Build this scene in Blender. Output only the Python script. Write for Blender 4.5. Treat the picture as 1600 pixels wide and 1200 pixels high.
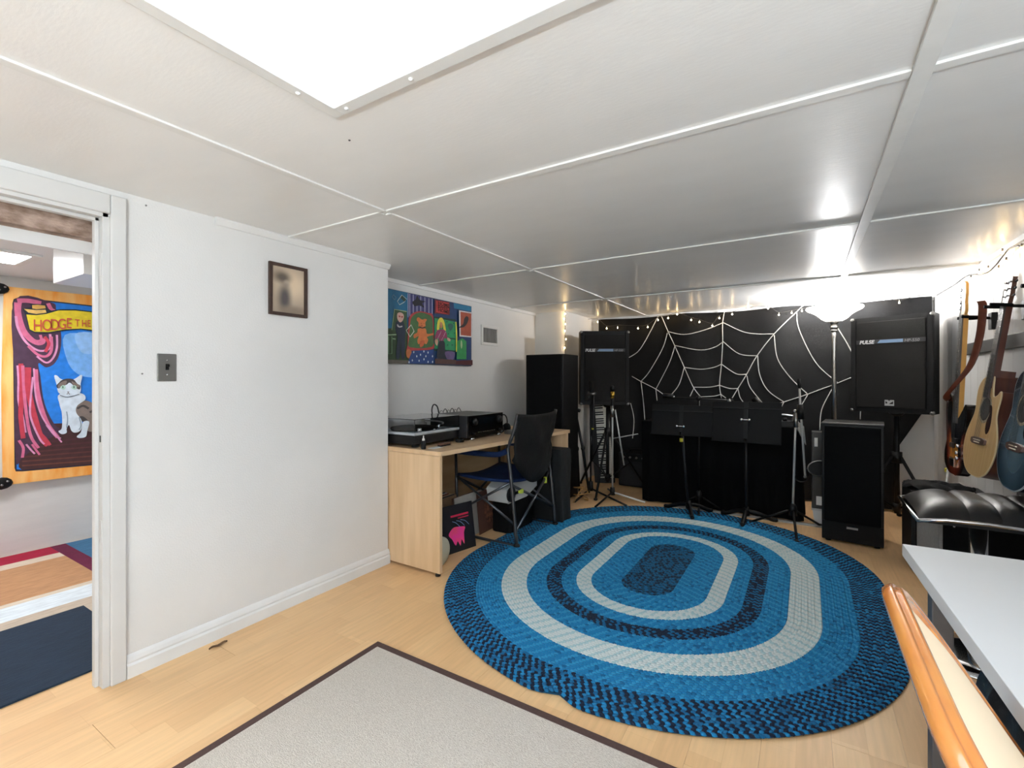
import bpy, math, random
from mathutils import Vector, Matrix
random.seed(7)
for o in list(bpy.data.objects): bpy.data.objects.remove(o, do_unlink=True)
SC = bpy.context.scene
COL = SC.collection
PI = math.pi
# ------------------------------------------------------------------ camera
FPX, HORIZON, EYE = 735.0, 592.0, 1.17
YAW = math.atan((1258 - 800) / FPX)
cam_d = bpy.data.cameras.new('camera')
cam = bpy.data.objects.new('camera', cam_d)
COL.objects.link(cam)
cam.location = (0, 0, EYE)
cam.rotation_euler = (PI / 2, 0, YAW)
cam_d.sensor_width = 36
cam_d.lens = FPX / 1600 * 36
cam_d.shift_y = -(600 - HORIZON) / 1600
cam_d.clip_start = .02
SC.camera = cam
# ------------------------------------------------------------------ world and exposure
w = bpy.data.worlds.new('world'); SC.world = w; w.use_nodes = True
w.node_tree.nodes['Background'].inputs[0].default_value = (.8, .85, 1, 1)
w.node_tree.nodes['Background'].inputs[1].default_value = .3
SC.view_settings.view_transform = 'Standard'
SC.view_settings.look = 'None'
SC.view_settings.gamma = 1
SC.view_settings.use_curve_mapping = False
SC.view_settings.exposure = 0.38
PANEL_LIGHT = 6.0      # fluorescent ceiling panels
NEXT_LIGHT = 23.0       # panel of the next room
LAMP_GLOW, LAMP_WATT = 5.0, 92.0
ADDED_FILL_WATT = 275.0  # unseen fill lamp, added for ceiling bounce
BULB_GLOW = 90.0

# ------------------------------------------------------------------ measuring helpers (pixel of the 1600x1200 photo on a known real plane)
FW = Vector((-math.sin(YAW), math.cos(YAW), 0)); RT = Vector((math.cos(YAW), math.sin(YAW), 0)); UP = Vector((0, 0, 1))
EYEV = Vector((0, 0, EYE))
def ray(u, v): return FW + RT * ((u - 800) / FPX) + UP * ((HORIZON - v) / FPX)
def onx(u, v, x): r = ray(u, v); return EYEV + r * (x / r.x)
def ony(u, v, y): r = ray(u, v); return EYEV + r * (y / r.y)
def onz(u, v, z=0.): r = ray(u, v); return EYEV + r * ((z - EYE) / r.z)

# ------------------------------------------------------------------ materials
def lin(c):
    return tuple(((x / 255) / 12.92 if x / 255 <= .04045 else ((x / 255 + .055) / 1.055) ** 2.4) for x in c) + (1,)
MATS = {}
def mat(name, rgb, rough=.5, metal=0., var=0., vscale=8., bump=0., bscale=60., stretch=(1, 1, 1), rgb2=None, spec=.5, coat=0., trans=0., alpha=1., emit=0., sheen=0., ior=1.45, obj_random=0.):
    if name in MATS: return MATS[name]
    m = bpy.data.materials.new(name); m.use_nodes = True
    nt = m.node_tree; N = nt.nodes; L = nt.links
    b = N['Principled BSDF']
    b.inputs['Roughness'].default_value = rough
    b.inputs['Metallic'].default_value = metal
    b.inputs['Specular IOR Level'].default_value = spec
    b.inputs['Coat Weight'].default_value = coat
    b.inputs['Transmission Weight'].default_value = trans
    b.inputs['IOR'].default_value = ior
    b.inputs['Alpha'].default_value = alpha
    if sheen: b.inputs['Sheen Weight'].default_value = sheen
    b.inputs['Base Color'].default_value = lin(rgb)
    tc = N.new('ShaderNodeTexCoord'); mp = N.new('ShaderNodeMapping')
    L.new(tc.outputs['Object'], mp.inputs[0]); mp.inputs['Scale'].default_value = stretch
    if var or rgb2:
        n = N.new('ShaderNodeTexNoise'); n.inputs['Scale'].default_value = vscale; n.inputs['Detail'].default_value = 5
        L.new(mp.outputs[0], n.inputs['Vector'])
        cr = N.new('ShaderNodeValToRGB')
        c1 = lin(rgb); c2 = lin(rgb2) if rgb2 else tuple(c * (1 - var) for c in c1[:3]) + (1,)
        cr.color_ramp.elements[0].position = .35; cr.color_ramp.elements[1].position = .65
        cr.color_ramp.elements[0].color = c2; cr.color_ramp.elements[1].color = c1
        L.new(n.outputs[0], cr.inputs[0]); out = cr.outputs[0]
        if obj_random:
            oi = N.new('ShaderNodeObjectInfo'); hs = N.new('ShaderNodeHueSaturation')
            ma = N.new('ShaderNodeMapRange'); ma.inputs[3].default_value = 1 - obj_random; ma.inputs[4].default_value = 1 + obj_random
            L.new(oi.outputs['Random'], ma.inputs[0]); L.new(ma.outputs[0], hs.inputs['Value']); L.new(out, hs.inputs['Color']); out = hs.outputs[0]
        L.new(out, b.inputs['Base Color'])
    if bump:
        n2 = N.new('ShaderNodeTexNoise'); n2.inputs['Scale'].default_value = bscale; n2.inputs['Detail'].default_value = 4
        L.new(mp.outputs[0], n2.inputs['Vector'])
        bp = N.new('ShaderNodeBump'); bp.inputs['Strength'].default_value = bump; bp.inputs['Distance'].default_value = .01
        L.new(n2.outputs[0], bp.inputs['Height']); L.new(bp.outputs[0], b.inputs['Normal'])
    if emit:
        b.inputs['Emission Color'].default_value = lin(rgb); b.inputs['Emission Strength'].default_value = emit
    MATS[name] = m
    return m

# ------------------------------------------------------------------ mesh builder
def spl(pts, n=6, closed=False):
    P = [Vector(p) for p in pts]; out = []
    m = len(P); rng = range(m if closed else m - 1)
    for i in rng:
        if closed: p0, p1, p2, p3 = P[(i - 1) % m], P[i], P[(i + 1) % m], P[(i + 2) % m]
        else: p0, p1, p2, p3 = P[max(i - 1, 0)], P[i], P[i + 1], P[min(i + 2, m - 1)]
        for k in range(n):
            t = k / n
            out.append(.5 * ((2 * p1) + (p2 - p0) * t + (2 * p0 - 5 * p1 + 4 * p2 - p3) * t * t + (3 * p1 - p0 - 3 * p2 + p3) * t ** 3))
    if not closed: out.append(P[-1])
    return out

class MB:
    def __init__(s): s.v = []; s.f = []; s.m = []; s.s = []
    def add(s, vs, fs, mi=0, sm=False, M=None):
        b = len(s.v)
        for p in vs:
            p = Vector(p); s.v.append(M @ p if M else p)
        for f in fs: s.f.append([b + i for i in f]); s.m.append(mi); s.s.append(sm)
        return s
    def box(s, lo, hi, mi=0, M=None):
        x0, y0, z0 = lo; x1, y1, z1 = hi
        return s.add([(x0, y0, z0), (x1, y0, z0), (x1, y1, z0), (x0, y1, z0), (x0, y0, z1), (x1, y0, z1), (x1, y1, z1), (x0, y1, z1)],
                     [(0, 3, 2, 1), (4, 5, 6, 7), (0, 1, 5, 4), (1, 2, 6, 5), (2, 3, 7, 6), (3, 0, 4, 7)], mi, False, M)
    def cbox(s, c, d, mi=0, M=None):
        return s.box([c[i] - d[i] / 2 for i in range(3)], [c[i] + d[i] / 2 for i in range(3)], mi, M)
    def tube(s, pts, r, n=8, mi=0, closed=False, cap=True):
        P = [Vector(p) for p in pts]; m = len(P)
        rs = r if isinstance(r, (list, tuple)) else [r] * m
        T = []
        for i in range(m):
            if closed: t = P[(i + 1) % m] - P[(i - 1) % m]
            else: t = P[min(i + 1, m - 1)] - P[max(i - 1, 0)]
            T.append(t.normalized() if t.length > 1e-9 else Vector((0, 0, 1)))
        a = Vector((0, 0, 1)) if abs(T[0].z) < .9 else Vector((1, 0, 0))
        nrm = (a - T[0] * a.dot(T[0])).normalized(); vs = []
        for i in range(m):
            nrm = (nrm - T[i] * nrm.dot(T[i])).normalized(); bi = T[i].cross(nrm)
            for k in range(n):
                an = 2 * PI * k / n; vs.append(P[i] + (nrm * math.cos(an) + bi * math.sin(an)) * rs[i])
        fs = []
        for i in range(m if closed else m - 1):
            j = (i + 1) % m
            for k in range(n):
                k2 = (k + 1) % n; fs.append((i * n + k, i * n + k2, j * n + k2, j * n + k))
        s.add(vs, fs, mi, True)
        if cap and not closed:
            b = len(s.v) - m * n
            s.f.append([b + k for k in reversed(range(n))]); s.m.append(mi); s.s.append(False)
            s.f.append([b + (m - 1) * n + k for k in range(n)]); s.m.append(mi); s.s.append(False)
        return s
    def lathe(s, prof, n=24, mi=0, M=None, sm=True):
        vs = []; fs = []; m = len(prof)
        for r, z in prof:
            for k in range(n): a = 2 * PI * k / n; vs.append((r * math.cos(a), r * math.sin(a), z))
        for i in range(m - 1):
            for k in range(n):
                k2 = (k + 1) % n; fs.append((i * n + k, i * n + k2, (i + 1) * n + k2, (i + 1) * n + k))
        if prof[0][0] > 1e-6: fs.append(tuple(reversed(range(n))))
        if prof[-1][0] > 1e-6: fs.append(tuple((m - 1) * n + k for k in range(n)))
        return s.add(vs, fs, mi, sm, M)
    def prism(s, poly, a0, a1, plane='xz', mi=0, M=None, sm=False):
        # poly: 2d outline, extruded along the third axis from a0 to a1
        def w(p, a):
            if plane == 'xz': return (p[0], a, p[1])
            if plane == 'yz': return (a, p[0], p[1])
            return (p[0], p[1], a)
        n = len(poly)
        vs = [w(p, a0) for p in poly] + [w(p, a1) for p in poly]
        s.add(vs, [tuple(range(n)), tuple(reversed(range(n, 2 * n)))], mi, False, M)
        return s.add(vs, [(i, n + i, n + (i + 1) % n, (i + 1) % n) for i in range(n)], mi, sm, M)
    def ell(s, c, r, mi=0, nu=10, nv=6, M=None):
        vs = []; fs = []
        for i in range(nv + 1):
            t = PI * i / nv
            for k in range(nu):
                a = 2 * PI * k / nu
                vs.append((c[0] + r[0] * math.sin(t) * math.cos(a), c[1] + r[1] * math.sin(t) * math.sin(a), c[2] + r[2] * math.cos(t)))
        for i in range(nv):
            for k in range(nu):
                k2 = (k + 1) % nu; fs.append((i * nu + k, (i + 1) * nu + k, (i + 1) * nu + k2, i * nu + k2))
        return s.add(vs, fs, mi, True, M)
    def poly(s, pts, mi=0): return s.add(pts, [tuple(range(len(pts)))], mi)
    def grid(s, fn, nu, nv, mi=0, sm=True, cu=False):
        vs = [fn(i / nu, j / nv) for j in range(nv + 1) for i in range(nu + 1)]
        fs = [(j * (nu + 1) + i, j * (nu + 1) + i + 1, (j + 1) * (nu + 1) + i + 1, (j + 1) * (nu + 1) + i) for j in range(nv) for i in range(nu)]
        return s.add(vs, fs, mi, sm)
    def mesh(s, name, mats, inv=None):
        me = bpy.data.meshes.new(name)
        vs = [inv @ v for v in s.v] if inv else s.v
        me.from_pydata([tuple(v) for v in vs], [], s.f)
        me.polygons.foreach_set('material_index', s.m); me.polygons.foreach_set('use_smooth', s.s)
        for m in (mats if isinstance(mats, (list, tuple)) else [mats]): me.materials.append(m)
        me.update()
        return me

def finish(o, bevel=0, solid=0, sub=0):
    if solid: m = o.modifiers.new('solid', 'SOLIDIFY'); m.thickness = solid; m.offset = 0
    if sub: m = o.modifiers.new('sub', 'SUBSURF'); m.levels = sub; m.render_levels = sub
    if bevel:
        m = o.modifiers.new('bevel', 'BEVEL'); m.width = bevel; m.segments = 2; m.limit_method = 'ANGLE'; m.angle_limit = .7; m.harden_normals = False
def tag(o, label, cat, group=None):
    o['label'] = label; o['category'] = cat
    if group: o['group'] = group
    return o
def thing(name, label, cat, loc=(0, 0, 0), rot=0, group=None):
    o = bpy.data.objects.new(name, None); COL.objects.link(o)
    o.empty_display_size = .05
    o.location = loc
    o.rotation_euler = rot if isinstance(rot, (tuple, list)) else (0, 0, rot)
    return tag(o, label, cat, group)
def wm(o):
    return Matrix.Translation(o.location) @ o.rotation_euler.to_matrix().to_4x4()
def part(t, name, mb, mats, parent=None, world=False, bevel=0, solid=0, sub=0, label=None):
    inv = wm(t).inverted() if world else None
    o = bpy.data.objects.new(name, mb.mesh(name, mats, inv)); COL.objects.link(o)
    o.parent = parent or t
    finish(o, bevel, solid, sub)
    if label: o['label'] = label
    return o
def single(name, mb, mats, label, cat, group=None, bevel=0, solid=0, sub=0, loc=None):
    # a thing that is one mesh, given in world coordinates; origin moved to loc
    inv = Matrix.Translation(Vector(loc)).inverted() if loc is not None else None
    o = bpy.data.objects.new(name, mb.mesh(name, mats, inv)); COL.objects.link(o)
    if loc is not None: o.location = loc
    finish(o, bevel, solid, sub)
    return tag(o, label, cat, group)
def struct(name, mb, mats, bevel=0, parent=None, label=None):
    o = bpy.data.objects.new(name, mb.mesh(name, mats)); COL.objects.link(o)
    finish(o, bevel)
    if parent: o.parent = parent
    else: o['kind'] = 'structure'
    if label: o['label'] = label
    return o
def text_mb(body, size, place, mi=0, shear=0, depth=.0006, align='LEFT', bold=0):
    cu = bpy.data.curves.new('lettering', 'FONT'); cu.body = body; cu.size = size; cu.shear = shear; cu.extrude = depth; cu.align_x = align; cu.offset = bold
    o = bpy.data.objects.new('lettering', cu); COL.objects.link(o)
    dg = bpy.context.evaluated_depsgraph_get(); dg.update()
    me = bpy.data.meshes.new_from_object(o.evaluated_get(dg))
    mb = MB(); mb.add([place(v.co) for v in me.vertices], [tuple(p.vertices) for p in me.polygons], mi)
    bpy.data.objects.remove(o, do_unlink=True); bpy.data.meshes.remove(me); bpy.data.curves.remove(cu)
    return mb
# ------------------------------------------------------------------ common materials
M_wall = mat('wall_paint', (226, 225, 223), .55, var=.03, vscale=2.5, bump=.12, bscale=140, rgb2=(221, 220, 218))
M_ceil = mat('ceiling_paint', (238, 237, 235), .32, var=.03, vscale=3, bump=.05, bscale=40, stretch=(1, 3, 1), spec=.6)
M_trim = mat('white_trim_paint', (228, 228, 227), .4, var=.04, vscale=9)
M_trimw = mat('ceiling_batten_paint', (234, 233, 230), .45, var=.05, vscale=12)
M_black = mat('black_satin', (9, 9, 10), .5, spec=.3)
M_blackm = mat('black_matte', (7, 7, 8), .8, bump=.1, bscale=300, spec=.2)
M_plastic = mat('black_plastic', (14, 14, 15), .45, spec=.35)
M_chrome = mat('chrome', (205, 205, 205), .12, 1.)
M_steel = mat('brushed_steel', (150, 148, 145), .35, 1.)
M_tube = mat('dark_grey_tube', (84, 86, 90), .3, .8)
M_white = mat('white_laminate', (226, 225, 222), .3)
M_table = mat('table_top_laminate', (206, 203, 199), .4)
M_cable = mat('cable_black', (18, 18, 18), .5)

# floor laminate: two-strip print on each plank
def laminate():
    m = bpy.data.materials.new('beech_laminate'); m.use_nodes = True
    nt = m.node_tree; N = nt.nodes; L = nt.links; b = N['Principled BSDF']
    tc = N.new('ShaderNodeTexCoord'); oi = N.new('ShaderNodeObjectInfo')
    ad = N.new('ShaderNodeVectorMath'); ad.operation = 'ADD'
    cx = N.new('ShaderNodeCombineXYZ'); mu = N.new('ShaderNodeMath'); mu.operation = 'MULTIPLY'; mu.inputs[1].default_value = 17.0
    L.new(oi.outputs['Random'], mu.inputs[0]); L.new(mu.outputs[0], cx.inputs['Y']); L.new(cx.outputs[0], ad.inputs[0]); L.new(tc.outputs['Object'], ad.inputs[1])
    mp = N.new('ShaderNodeMapping'); mp.inputs['Rotation'].default_value = (0, 0, PI / 2); L.new(ad.outputs[0], mp.inputs[0])
    br = N.new('ShaderNodeTexBrick'); br.inputs['Scale'].default_value = 1; br.inputs['Brick Width'].default_value = .42; br.inputs['Row Height'].default_value = .0963
    br.inputs['Mortar Size'].default_value = .0006; br.inputs['Color1'].default_value = lin((236, 194, 142)); br.inputs['Color2'].default_value = lin((226, 181, 130)); br.inputs['Mortar'].default_value = lin((220, 175, 124))
    L.new(mp.outputs[0], br.inputs['Vector'])
    m2 = N.new('ShaderNodeMapping'); m2.inputs['Scale'].default_value = (22, 1.6, 1); L.new(ad.outputs[0], m2.inputs[0])
    n = N.new('ShaderNodeTexNoise'); n.inputs['Scale'].default_value = 3; n.inputs['Detail'].default_value = 6; L.new(m2.outputs[0], n.inputs['Vector'])
    mr = N.new('ShaderNodeMapRange'); mr.inputs[1].default_value = .3; mr.inputs[2].default_value = .7; mr.inputs[3].default_value = .93; mr.inputs[4].default_value = 1.05; L.new(n.outputs[0], mr.inputs[0])
    hs = N.new('ShaderNodeHueSaturation'); L.new(br.outputs[0], hs.inputs['Color']); L.new(mr.outputs[0], hs.inputs['Value'])
    L.new(hs.outputs[0], b.inputs['Base Color']); b.inputs['Roughness'].default_value = .38
    return m
M_floor = laminate()

# ------------------------------------------------------------------ dimensions of the room
XL, XR, XREC = -2.25, .94, -2.54          # left wall, right wall, recess wall
YB, YF = 5.36, -2.20                      # back wall, wall behind the camera
YREC, YPIL, XPIL = 2.12, 4.56, -2.18      # recess start, pillar face, pillar side
CEIL = 1.895
# floor
base = struct('floor', MB().box((-4.6, YF - .1, -.06), (XR + .1, YB + .1, -.012)), mat('subfloor', (120, 90, 60), .8))
PW, PL = .1926, 1.28
cache = {}
row = 0
x = -4.55
while x < XR:
    off = (row * .47) % PL
    y = YF - .05 - off
    while y < YB:
        y0, y1 = max(y, YF - .05), min(y + PL, YB + .05)
        x1 = min(x + PW, XR + .02)
        keep = y1 - y0 > .05 and x1 - x > .02 and not (x1 < XL - .12 and (y0 > 2.2 or y1 < -.7))
        if keep:
            key = (round(x1 - x, 3), round(y1 - y0, 3))
            if key not in cache:
                a, c = key[0] / 2 - .0005, key[1] / 2 - .0006
                cache[key] = MB().box((-a, -c, -.012), (a, c, 0)).mesh('plank', M_floor)
            o = bpy.data.objects.new('plank', cache[key]); COL.objects.link(o)
            o.location = ((x + x1) / 2, (y0 + y1) / 2, 0); o.parent = base
        y += PL
    x += PW; row += 1
# walls
DY0, DY1, DZ = -.12, .706, 1.80            # doorway
wl = MB()
wl.box((XL - .07, YF, 0), (XL, DY0, CEIL)); wl.box((XL - .07, DY0, DZ), (XL, DY1, CEIL)); wl.box((XL - .07, DY1, 0), (XL, YREC, CEIL))
wl.box((XREC - .1, YREC - .02, 0), (XL - .07, YREC, CEIL))
struct('wall_left', wl, M_wall, label='light grey painted wall with the doorway')
struct('wall_left_recess', MB().box((XREC - .1, YREC, 0), (XREC, YB + .1, CEIL)), M_wall)
struct('wall_pillar', MB().box((XREC, YPIL, 0), (XPIL, YB, CEIL)), M_wall)
struct('wall_back', MB().box((XREC - .1, YB, 0), (XR + .1, YB + .1, CEIL + .05)), M_wall)
struct('wall_behind', MB().box((XREC - .1, YF - .1, 0), (XR + .1, YF, CEIL + .05)), M_wall)
wr = struct('wall_right', MB().box((XR + .012, YF - .1, 0), (XR + .1, YB + .1, CEIL + .05)), M_wall)
M_board = mat('painted_panel_board', (228, 227, 226), .45, var=.03, vscale=5)
bm_ = MB().box((0, -.0735, -CEIL / 2), (.012, .0735, CEIL / 2)).mesh('panel_board', M_board)
yy = YF + .0755
while yy < YB:
    o = bpy.data.objects.new('panel_board', bm_); COL.objects.link(o); o.location = (XR, yy, CEIL / 2); o.parent = wr
    finish(o, .002); yy += .151
# ceiling slab, sheets and battens
cs = struct('ceiling', MB().box((XREC - .1, YF - .1, CEIL + .012), (XR + .1, YB + .1, CEIL + .1)), M_ceil)
XA, XB = -1.545, .232
ycr = [YF, .15, 1.44, 2.71, 4.05, YB]
xcr = [XREC, XA, XB, XR]
for i in range(3):
    for j in range(5):
        c = ((xcr[i] + xcr[i + 1]) / 2, (ycr[j] + ycr[j + 1]) / 2, CEIL + .006)
        struct('ceiling_sheet', MB().cbox(c, (xcr[i + 1] - xcr[i] - .004, ycr[j + 1] - ycr[j] - .004, .012)), M_ceil, parent=cs)
def batten(lo, hi): struct('batten', MB().box(lo, hi), M_trimw, bevel=.0015, parent=cs)
for j in range(5):
    batten((XA - .017, ycr[j] + .018, CEIL - .007), (XA + .017, ycr[j + 1] - .018 if j < 4 else YB, CEIL))
batten((XB - .02, YF, CEIL - .012), (XB + .02, YB, CEIL))
for j in range(1, 5):
    yv = ycr[j]
    for i in range(3):
        z = .007 if j != 4 else .01
        x0 = xcr[i] + (.02 if i else 0); x1 = xcr[i + 1] - (.02 if i < 2 else 0)
        batten((x0, yv - .016, CEIL - z), (x1, yv + .016, CEIL))
# trims at the wall heads
struct('trim_1', MB().prism([(XL, CEIL), (XL + .022, CEIL), (XL + .022, CEIL - .008), (XL + .008, CEIL - .03), (XL, CEIL - .032)], 1.085, YREC + .004, 'xz'), M_trim, label='thin crown moulding on left wall')
struct('trim_2', MB().box((XREC, YREC, CEIL - .028), (XREC + .012, YPIL, CEIL)), M_trim)
struct('trim_3', MB().box((XR - .018, YF, CEIL - .03), (XR, YB, CEIL - .0005)), M_trim)
struct('trim_4', MB().box((XPIL, YB - .02, CEIL - .05), (XR, YB, CEIL - .0005)), M_trim)
# baseboard left with profile
prof = [(XL, 0), (XL + .014, 0), (XL + .015, .048), (XL + .009, .056), (XL + .011, .064), (XL + .007, .078), (XL + .002, .088), (XL, .09)]
struct('baseboard_left', MB().prism(prof, .7605, YREC + .006, 'xz'), M_trim, label='white moulded baseboard')
struct('baseboard_recess', MB().box((XREC, YREC, 0), (XREC + .012, YPIL, .08)), M_trim)
struct('baseboard_right', MB().box((XR - .012, YF, 0), (XR, YB, .08)), M_trim)
# doorway lining, stop and casing
M_jamb = mat('door_frame_paint', (214, 213, 211), .45, var=.02, vscale=6, rgb2=(209, 208, 206))
dj = MB(); dj.box((XL - .075, DY1 - .018, 0), (XL + .004, DY1 + .004, DZ)); dj.box((XL - .075, DY0 - .004, 0), (XL + .004, DY0 + .018, DZ)); dj.box((XL - .075, DY0, DZ - .018), (XL + .004, DY1, DZ + .004))
door = struct('door_1', dj, M_jamb, bevel=.001, label='painted door frame without a door leaf')
st = MB(); st.box((XL - .058, DY1 - .031, 0), (XL - .030, DY1 - .018, DZ - .018)); st.box((XL - .058, DY0 + .018, DZ - .031), (XL - .030, DY1 - .018, DZ - .018)); st.box((XL - .058, DY0 + .018, 0), (XL - .030, DY0 + .031, DZ - .018))
struct('door_stop', st, M_jamb, bevel=.002, parent=door)
struct('casing', MB().box((XL, DY1 + .004, 0), (XL + .016, DY1 + .053, DZ + .07)), M_jamb, bevel=.004, parent=door)
struct('casing', MB().box((XL, DY0 - .066, 0), (XL + .016, DY0 + .004, DZ + .07)), M_jamb, bevel=.004, parent=door)
struct('casing', MB().box((XL, DY0 + .0045, DZ - .004), (XL + .016, DY1 + .0035, DZ + .07)), M_jamb, bevel=.004, parent=door)
for z in (1.56, .55):
    struct('hinge_leaf', MB().box((XL - .026, DY1 - .0205, z), (XL - .002, DY1 - .018, z + .085)), M_jamb, parent=door)
struct('strike_hole', MB().box((XL - .022, DY1 - .0192, .93), (XL - .012, DY1 - .0180, .955)), M_black, parent=door)

# ------------------------------------------------------------------ next room seen through the doorway
XN, CN = -4.45, 1.845
M_wall2 = mat('next_room_wall_paint', (220, 218, 214), .6, var=.04, vscale=6, bump=.15, bscale=60, stretch=(1, 1, 6))
struct('wall_next_room_far', MB().box((XN - .1, -.7, 0), (XN, 2.2, CN + .1)), M_wall2)
struct('wall_next_room_left', MB().box((XN, -.8, 0), (XL - .07, -.7, CN + .1)), M_wall2)
struct('wall_next_room_right', MB().box((XN, 2.0, 0), (XL - .07, 2.099, CN + .1)), M_wall2)
struct('ceiling_next_room', MB().box((XN - .1, -.8, CN), (XL - .07, 2.1, CN + .1)), mat('next_room_ceiling_paint', (228, 227, 225), .45))
struct('trim_5', MB().box((XL - .215, DY0 - .3, 1.672), (XL - .20, DY1 + .35, 1.722)), M_trim, label='white board under the old beam')
struct('trim_6', MB().box((XL - .26, DY0 - .3, 1.722), (XL - .14, DY1 + .35, CN)), mat('flaking_pink_beam', (196, 172, 158), .8, rgb2=(128, 104, 88), vscale=14, bump=.6, bscale=40, stretch=(1, 1, 2)), label='old beam with flaking pink paint')
# hanging white duct box in the next room
single('duct_box', MB().box((-3.26, .80, 1.657), (-2.84, 1.30, CN - .001)), M_white, 'white boxed duct hanging from the ceiling beyond the doorway', 'duct', loc=(-3.08, 1.0, 1.7), bevel=.002)

nl = bpy.data.objects['wall_left']
for (u, v) in ((228, 321), (222, 584)):
    p = onx(u, v, XL); struct('nail', MB().ell(p, (.006, .004, .004), 0, 6, 4), M_steel, parent=nl)
p = onz(546, 219, CEIL); struct('screw_head', MB().ell(p, (.004, .004, .003), 0, 6, 4), M_tube, parent=cs)
# ------------------------------------------------------------------ ceiling panels
M_frame = mat('light_frame_white', (222, 221, 218), .4)
M_diff = mat('lit_diffuser', (210, 231, 255), .5, emit=PANEL_LIGHT)
M_diff2 = mat('lit_diffuser_next_room', (248, 251, 255), .5, emit=NEXT_LIGHT)
def ceiling_light(x0, x1, y0, y1, z, m, label, screws=True):
    t = thing('ceiling_light', label, 'ceiling light', ((x0 + x1) / 2, (y0 + y1) / 2, z))
    f = MB(); b = .036
    f.box((x0 - b, y0 - b, z - .012), (x0, y1 + b, z)); f.box((x1, y0 - b, z - .012), (x1 + b, y1 + b, z)); f.box((x0, y0 - b, z - .012), (x1, y0, z)); f.box((x0, y1, z - .012), (x1, y1 + b, z))
    fr = part(t, 'frame', f, M_frame, world=True, bevel=.002)
    part(t, 'diffuser', MB().box((x0, y0, z - .009), (x1, y1, z - .003)), m, world=True)
    if screws:
        s0 = MB().ell((0, 0, 0), (.006, .006, .004), 0, 8, 4)
        for (sx, sy) in ((x0 - b / 2, y1 - .09), (x0 - b / 2, y0 + .12), (x0 + .03, y1 + b / 2), (x0 + .26, y1 + b / 2), (x1 - .2, y1 + b / 2), (x1 + b / 2, y1 - .1)):
            mb = MB().ell((sx, sy, z - .013), (.006, .006, .004), 0, 8, 4); part(t, 'screw', mb, M_white, parent=fr, world=True)
    return t
ceiling_light(-1.055, .13, .20, .803, CEIL, M_diff, 'large lit rectangular ceiling panel with white screwed frame')
ceiling_light(-3.90, -3.57, -.25, .79, CN, M_diff2, 'small lit ceiling panel seen through the doorway', False)

# ------------------------------------------------------------------ torchiere
lx, ly = .205, 4.74
t = thing('floor_lamp', 'lit torchiere floor lamp with white glass bowl beside the spiderweb curtain', 'floor lamp', (lx, ly, 0))
part(t, 'base', MB().lathe([(0, 0), (.12, 0), (.122, .012), (.10, .024), (.03, .034), (.016, .05)]), M_steel)
part(t, 'pole', MB().lathe([(.0165, .05), (.0165, 1.50), (.0165, 1.60)], 16), mat('lamp_pole_nickel', (190, 188, 184), .28, 1.))
cl = part(t, 'collar', MB().lathe([(.017, 1.56), (.026, 1.565), (.026, 1.575), (.019, 1.58), (.019, 1.585), (.028, 1.59), (.028, 1.602), (.022, 1.607), (.024, 1.63), (.045, 1.65)], 20), M_steel)
M_bowl = mat('lit_glass_bowl', (255, 250, 240), .4, emit=LAMP_GLOW)
part(t, 'glass_shade', MB().lathe([(.03, 1.648), (.06, 1.652), (.09, 1.67), (.125, 1.705), (.155, 1.725), (.19, 1.742), (.203, 1.757), (.198, 1.768), (.185, 1.757), (.15, 1.738), (.12, 1.718), (.085, 1.685), (.055, 1.664), (.0, 1.66)], 32), M_bowl)
ld = bpy.data.lights.new('torchiere_bulb', 'POINT'); ld.energy = LAMP_WATT; ld.color = (.97, .97, .98); ld.shadow_soft_size = .05
lo = bpy.data.objects.new('torchiere_bulb', ld); COL.objects.link(lo); lo.parent = t; lo.location = (0, 0, 1.785)

# added fill uplighter behind the camera, out of view, to brighten the ceiling
ux, uy = .58, -1.80
t = thing('floor_lamp', 'added unseen fill uplighter with a white bowl shade near the rear wall', 'floor lamp', (ux, uy, 0))
part(t, 'base', MB().lathe([(0, 0), (.12, 0), (.122, .012), (.10, .024), (.03, .034), (.016, .05)]), M_steel)
part(t, 'pole', MB().lathe([(.0165, .05), (.0165, .84)], 16), M_steel)
part(t, 'shade', MB().lathe([(.02, .83), (.09, .86), (.17, .94), (.168, .945), (.085, .866), (.0, .84)], 32), mat('added_fill_shade', (225, 224, 220), .5))
ld = bpy.data.lights.new('added_fill_bulb', 'POINT'); ld.energy = ADDED_FILL_WATT; ld.color = (.83, .93, 1); ld.shadow_soft_size = .03
lo = bpy.data.objects.new('added_fill_bulb', ld); COL.objects.link(lo); lo.parent = t; lo.location = (0, 0, .905)

# ------------------------------------------------------------------ string lights
M_wire = mat('string_light_wire', (52, 49, 45), .5)
M_bulb = mat('warm_bulb', (255, 214, 150), .3, emit=BULB_GLOW)
M_socket = mat('bulb_socket', (120, 116, 108), .5)
def string_lights(label, wire, bulbs, wr=.0022):
    t = thing('string_lights', label, 'string lights', wire[0])
    part(t, 'wire', MB().tube(spl(wire, 8), wr, 6), M_wire, world=True)
    for b in bulbs:
        b = Vector(b)
        o = part(t, 'bulb', MB().ell(b, (.0048, .0048, .0075), 0, 8, 6), M_bulb, world=True)
        part(t, 'socket', MB().tube([b + Vector((0, 0, .008)), b + Vector((.001, 0, .024))], .004, 6), M_socket, parent=o, world=True)
YS = 5.20
bk = [(934, 503), (948, 513), (965, 512), (997, 513), (1012, 511), (1028, 500), (1044, 497), (1058, 491), (1080, 500), (1093, 503), (1113, 509), (1124, 497), (1144, 491), (1169, 480), (1200, 482), (1217, 492), (1237, 489), (1253, 486), (1345, 470), (1381, 467), (1405, 473)]
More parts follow.
